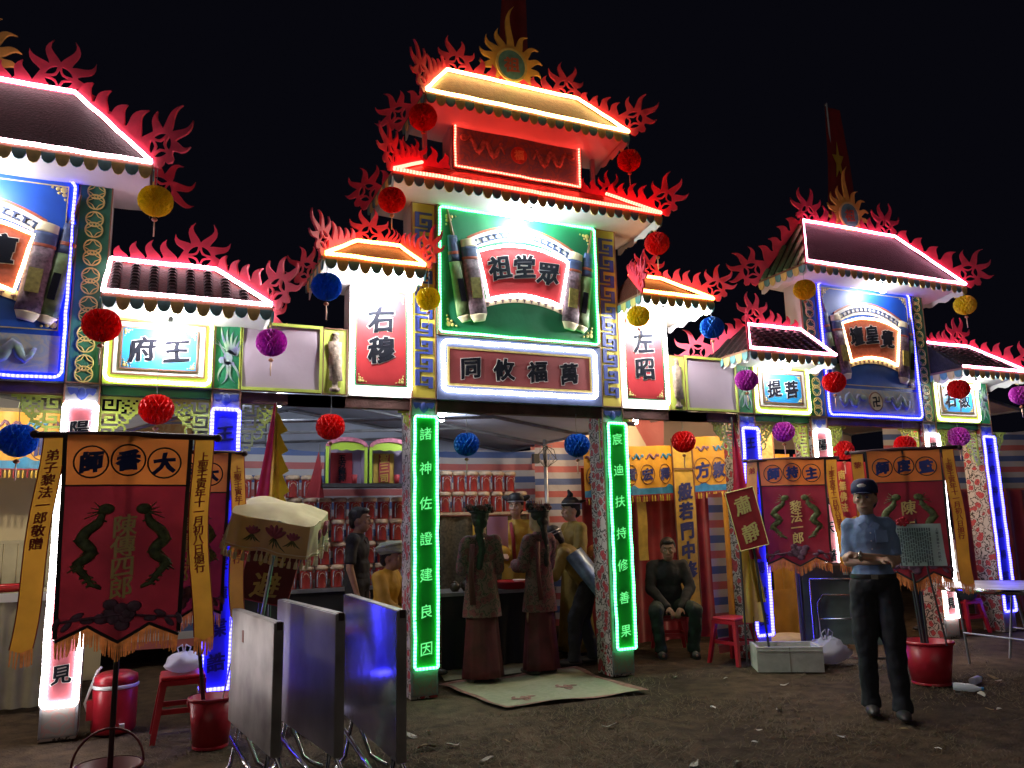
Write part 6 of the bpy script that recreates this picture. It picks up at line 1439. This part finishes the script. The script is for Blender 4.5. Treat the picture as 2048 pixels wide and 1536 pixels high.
# second officiant in profile with pointed black hat
PJ = dict(ST, hd=(0, -.03, 1.60), nk=(0, .0, 1.455), shL=(-.18, .01, 1.395), shR=(.18, .01, 1.395), ch=(0, 0, 1.24), elL=(-.23, -.04, 1.13), elR=(.23, -.04, 1.13), wrL=(-.12, -.25, 1.10), wrR=(.12, -.25, 1.10))
t, V, hp, hr = human('officiant in olive robe and pointed black hat looking sideways', (4.47, 1.38, 0), R(-92), PJ, 'skin', 'robe_olive', 'long', None, robe=('robe_olive', .17, .25, .05, .98), wide_sleeve=.04)
c = B().lathe([(.095, 0), (.10, .035), (.092, .06), (.06, .10), (.002, .12)], 20, (0, 0, 0), None, 1, 1.15).build('hat', 'hat_black', t, True, loc=tuple(hp(0, .01, .045)))
B().tube([(0, -.02, .08), (0, .0, .14), (0, -.03, .19)], [.045, .035, .012], 8).build('hat_point', 'hat_black', c, True); B().ell((0, .12, .05), (.05, .085, .02), 10, 6, Euler((.25, 0, 0))).build('hat_tail', 'hat_black', c, True)
B().tube([(.099*math.cos(R(a)), .113*math.sin(R(a)), .03) for a in range(0, 360, 20)], .005, 5, True).build('hat_band', 'silver_thread', c, True)
# stooping figure in shiny blue cape
BJ = dict(ST, pel=(0, .10, .84), ch=(0, -.08, 1.06), nk=(0, -.19, 1.19), hd=(0, -.27, 1.28), shL=(-.17, -.15, 1.14), shR=(.17, -.15, 1.14), elL=(-.22, -.26, .92), elR=(.22, -.26, .92), wrL=(-.10, -.42, .86), wrR=(.10, -.42, .86), hiL=(-.09, .10, .82), hiR=(.09, .10, .82), knL=(-.10, .02, .46), knR=(.10, -.06, .46), anL=(-.10, .12, .075), anR=(.10, -.08, .075))
t, V, hp, hr = human('stooping person in shiny blue cape and black embroidered cap', (4.20, .78, 0), R(-118), BJ, 'skin', 'robe_olive', 'long', 'jacket_dark', hpitch=R(22))
c = B(); c.grid(lambda u, v: ((.235+.06*v)*math.sin((u-.5)*3.6), -.16+.42*v+.05-(.14+.05*v)*(math.cos((u-.5)*3.6)*-1)*1.0, 1.20-.62*v-.10*(1-v)*abs(2*u-1)**2+.012*math.sin(u*24)*v), 26, 14); c.build('cape', 'cape_blue', t, True)
h = B().lathe([(.094, -.02), (.10, .02), (.09, .06), (.05, .095), (.002, .10)], 20, (0, 0, 0), None, 1, 1.1).build('cap_crown', 'hat_black', t, True, loc=tuple(hp(0, .01, .05)), rot=tuple(hr))
for z in (.0, .03): B().tube([((.102-z*.1)*math.cos(R(a)), (.112-z*.1)*math.sin(R(a)), z) for a in range(0, 360, 20)], .005, 5, True).build('cap_band', 'silver_thread', h, True)
# monk in brown robe by the valance
t, V, hp, hr = human('shaven person in brown robe standing beside the yellow valance', (4.88, 1.62, 0), R(-60), dict(PJ, hd=(0, -.03, 1.56), nk=(0, 0, 1.415), shL=(-.17, .01, 1.36), shR=(.17, .01, 1.36)), 'skin', 'robe_brown', 'long', None, robe=('robe_brown', .17, .24, .05, .98), wide_sleeve=.05, hair=None)
# man in black polo in profile, left of the green post
t, V, hp, hr = human('man in black polo shirt standing in profile by the red boxes', (1.96, 1.42, 0), R(62), dict(ST, hd=(0, -.03, 1.53), nk=(0, .005, 1.39), shL=(-.175, .01, 1.335), shR=(.175, .01, 1.335), ch=(0, 0, 1.19), elL=(-.215, .02, 1.06), elR=(.215, .02, 1.06), wrL=(-.20, -.05, .82), wrR=(.20, -.05, .82)), 'skin_dark', 'polo_black', 'short', 'trouser_black')
collar(t, V, 'polo_black')
# seated person in yellow robe and turban
t, V, hp, hr = human('seated person in yellow robe and pale turban behind the steel tables', (2.13, .98, .03), R(50), dict(SIT, knL=(-.14, -.40, .48), knR=(.14, -.40, .48)), 'skin_dark', 'robe_yellow', 'long', None, robe=('robe_yellow', .20, .30, .05, .56), wide_sleeve=.03, hair='short')
c = B().lathe([(.10, -.03), (.115, .01), (.122, .05), (.10, .085), (.03, .10)], 22, (0, 0, 0), lambda q, z: 1+.05*math.sin(q*3+z*60), 1, 1.12).build('turban', 'turban', t, True, loc=tuple(hp(0, .015, .055)), rot=(R(-8), R(6), 0))
for k in range(3): B().tube([((.116+.006*k)*math.cos(R(a)), (.126+.006*k)*math.sin(R(a)), .0+.028*k+.016*math.sin(R(a)+k)) for a in range(0, 360, 20)], .016, 7, True).build('wrap', 'turban', c, True)
stool('red stool under the seated person in the yellow robe', 2.13, 1.0, .42)
# seated man on a red stool by the curtain
t, V, hp, hr = human('seated man in dark jacket with clasped hands before the red curtain', (5.50, 1.02, .0), R(-26), dict(SIT, hd=(.0, -.10, 1.125), pel=(0, .02, .48)), 'skin_dark', 'jacket_dark', 'long', 'trouser_green', hyaw=R(-10), hpitch=R(6), curl=.9, shoes=None)
for s in 'LR':
    a = V['an'+s]; tag(B().tube([(a.x, a.y+.06, .018), (a.x, a.y-.16, .018)], [.042, .045], 10, False).build('sandal', 'shoe', t, True), None, None)
stool('red stool under the seated man by the red curtain', 5.50, 1.04, .40, R(-26))
# person half seen behind the right-hand banner
t, V, hp, hr = human('seated person in white top half hidden behind the banner ribbon', (9.40, .25, .0), R(-120), SIT, 'skin', 'white_print', 'short', 'trouser_black', hair='short')
stool('red stool under the half hidden person in white', 9.40, .26, .42)
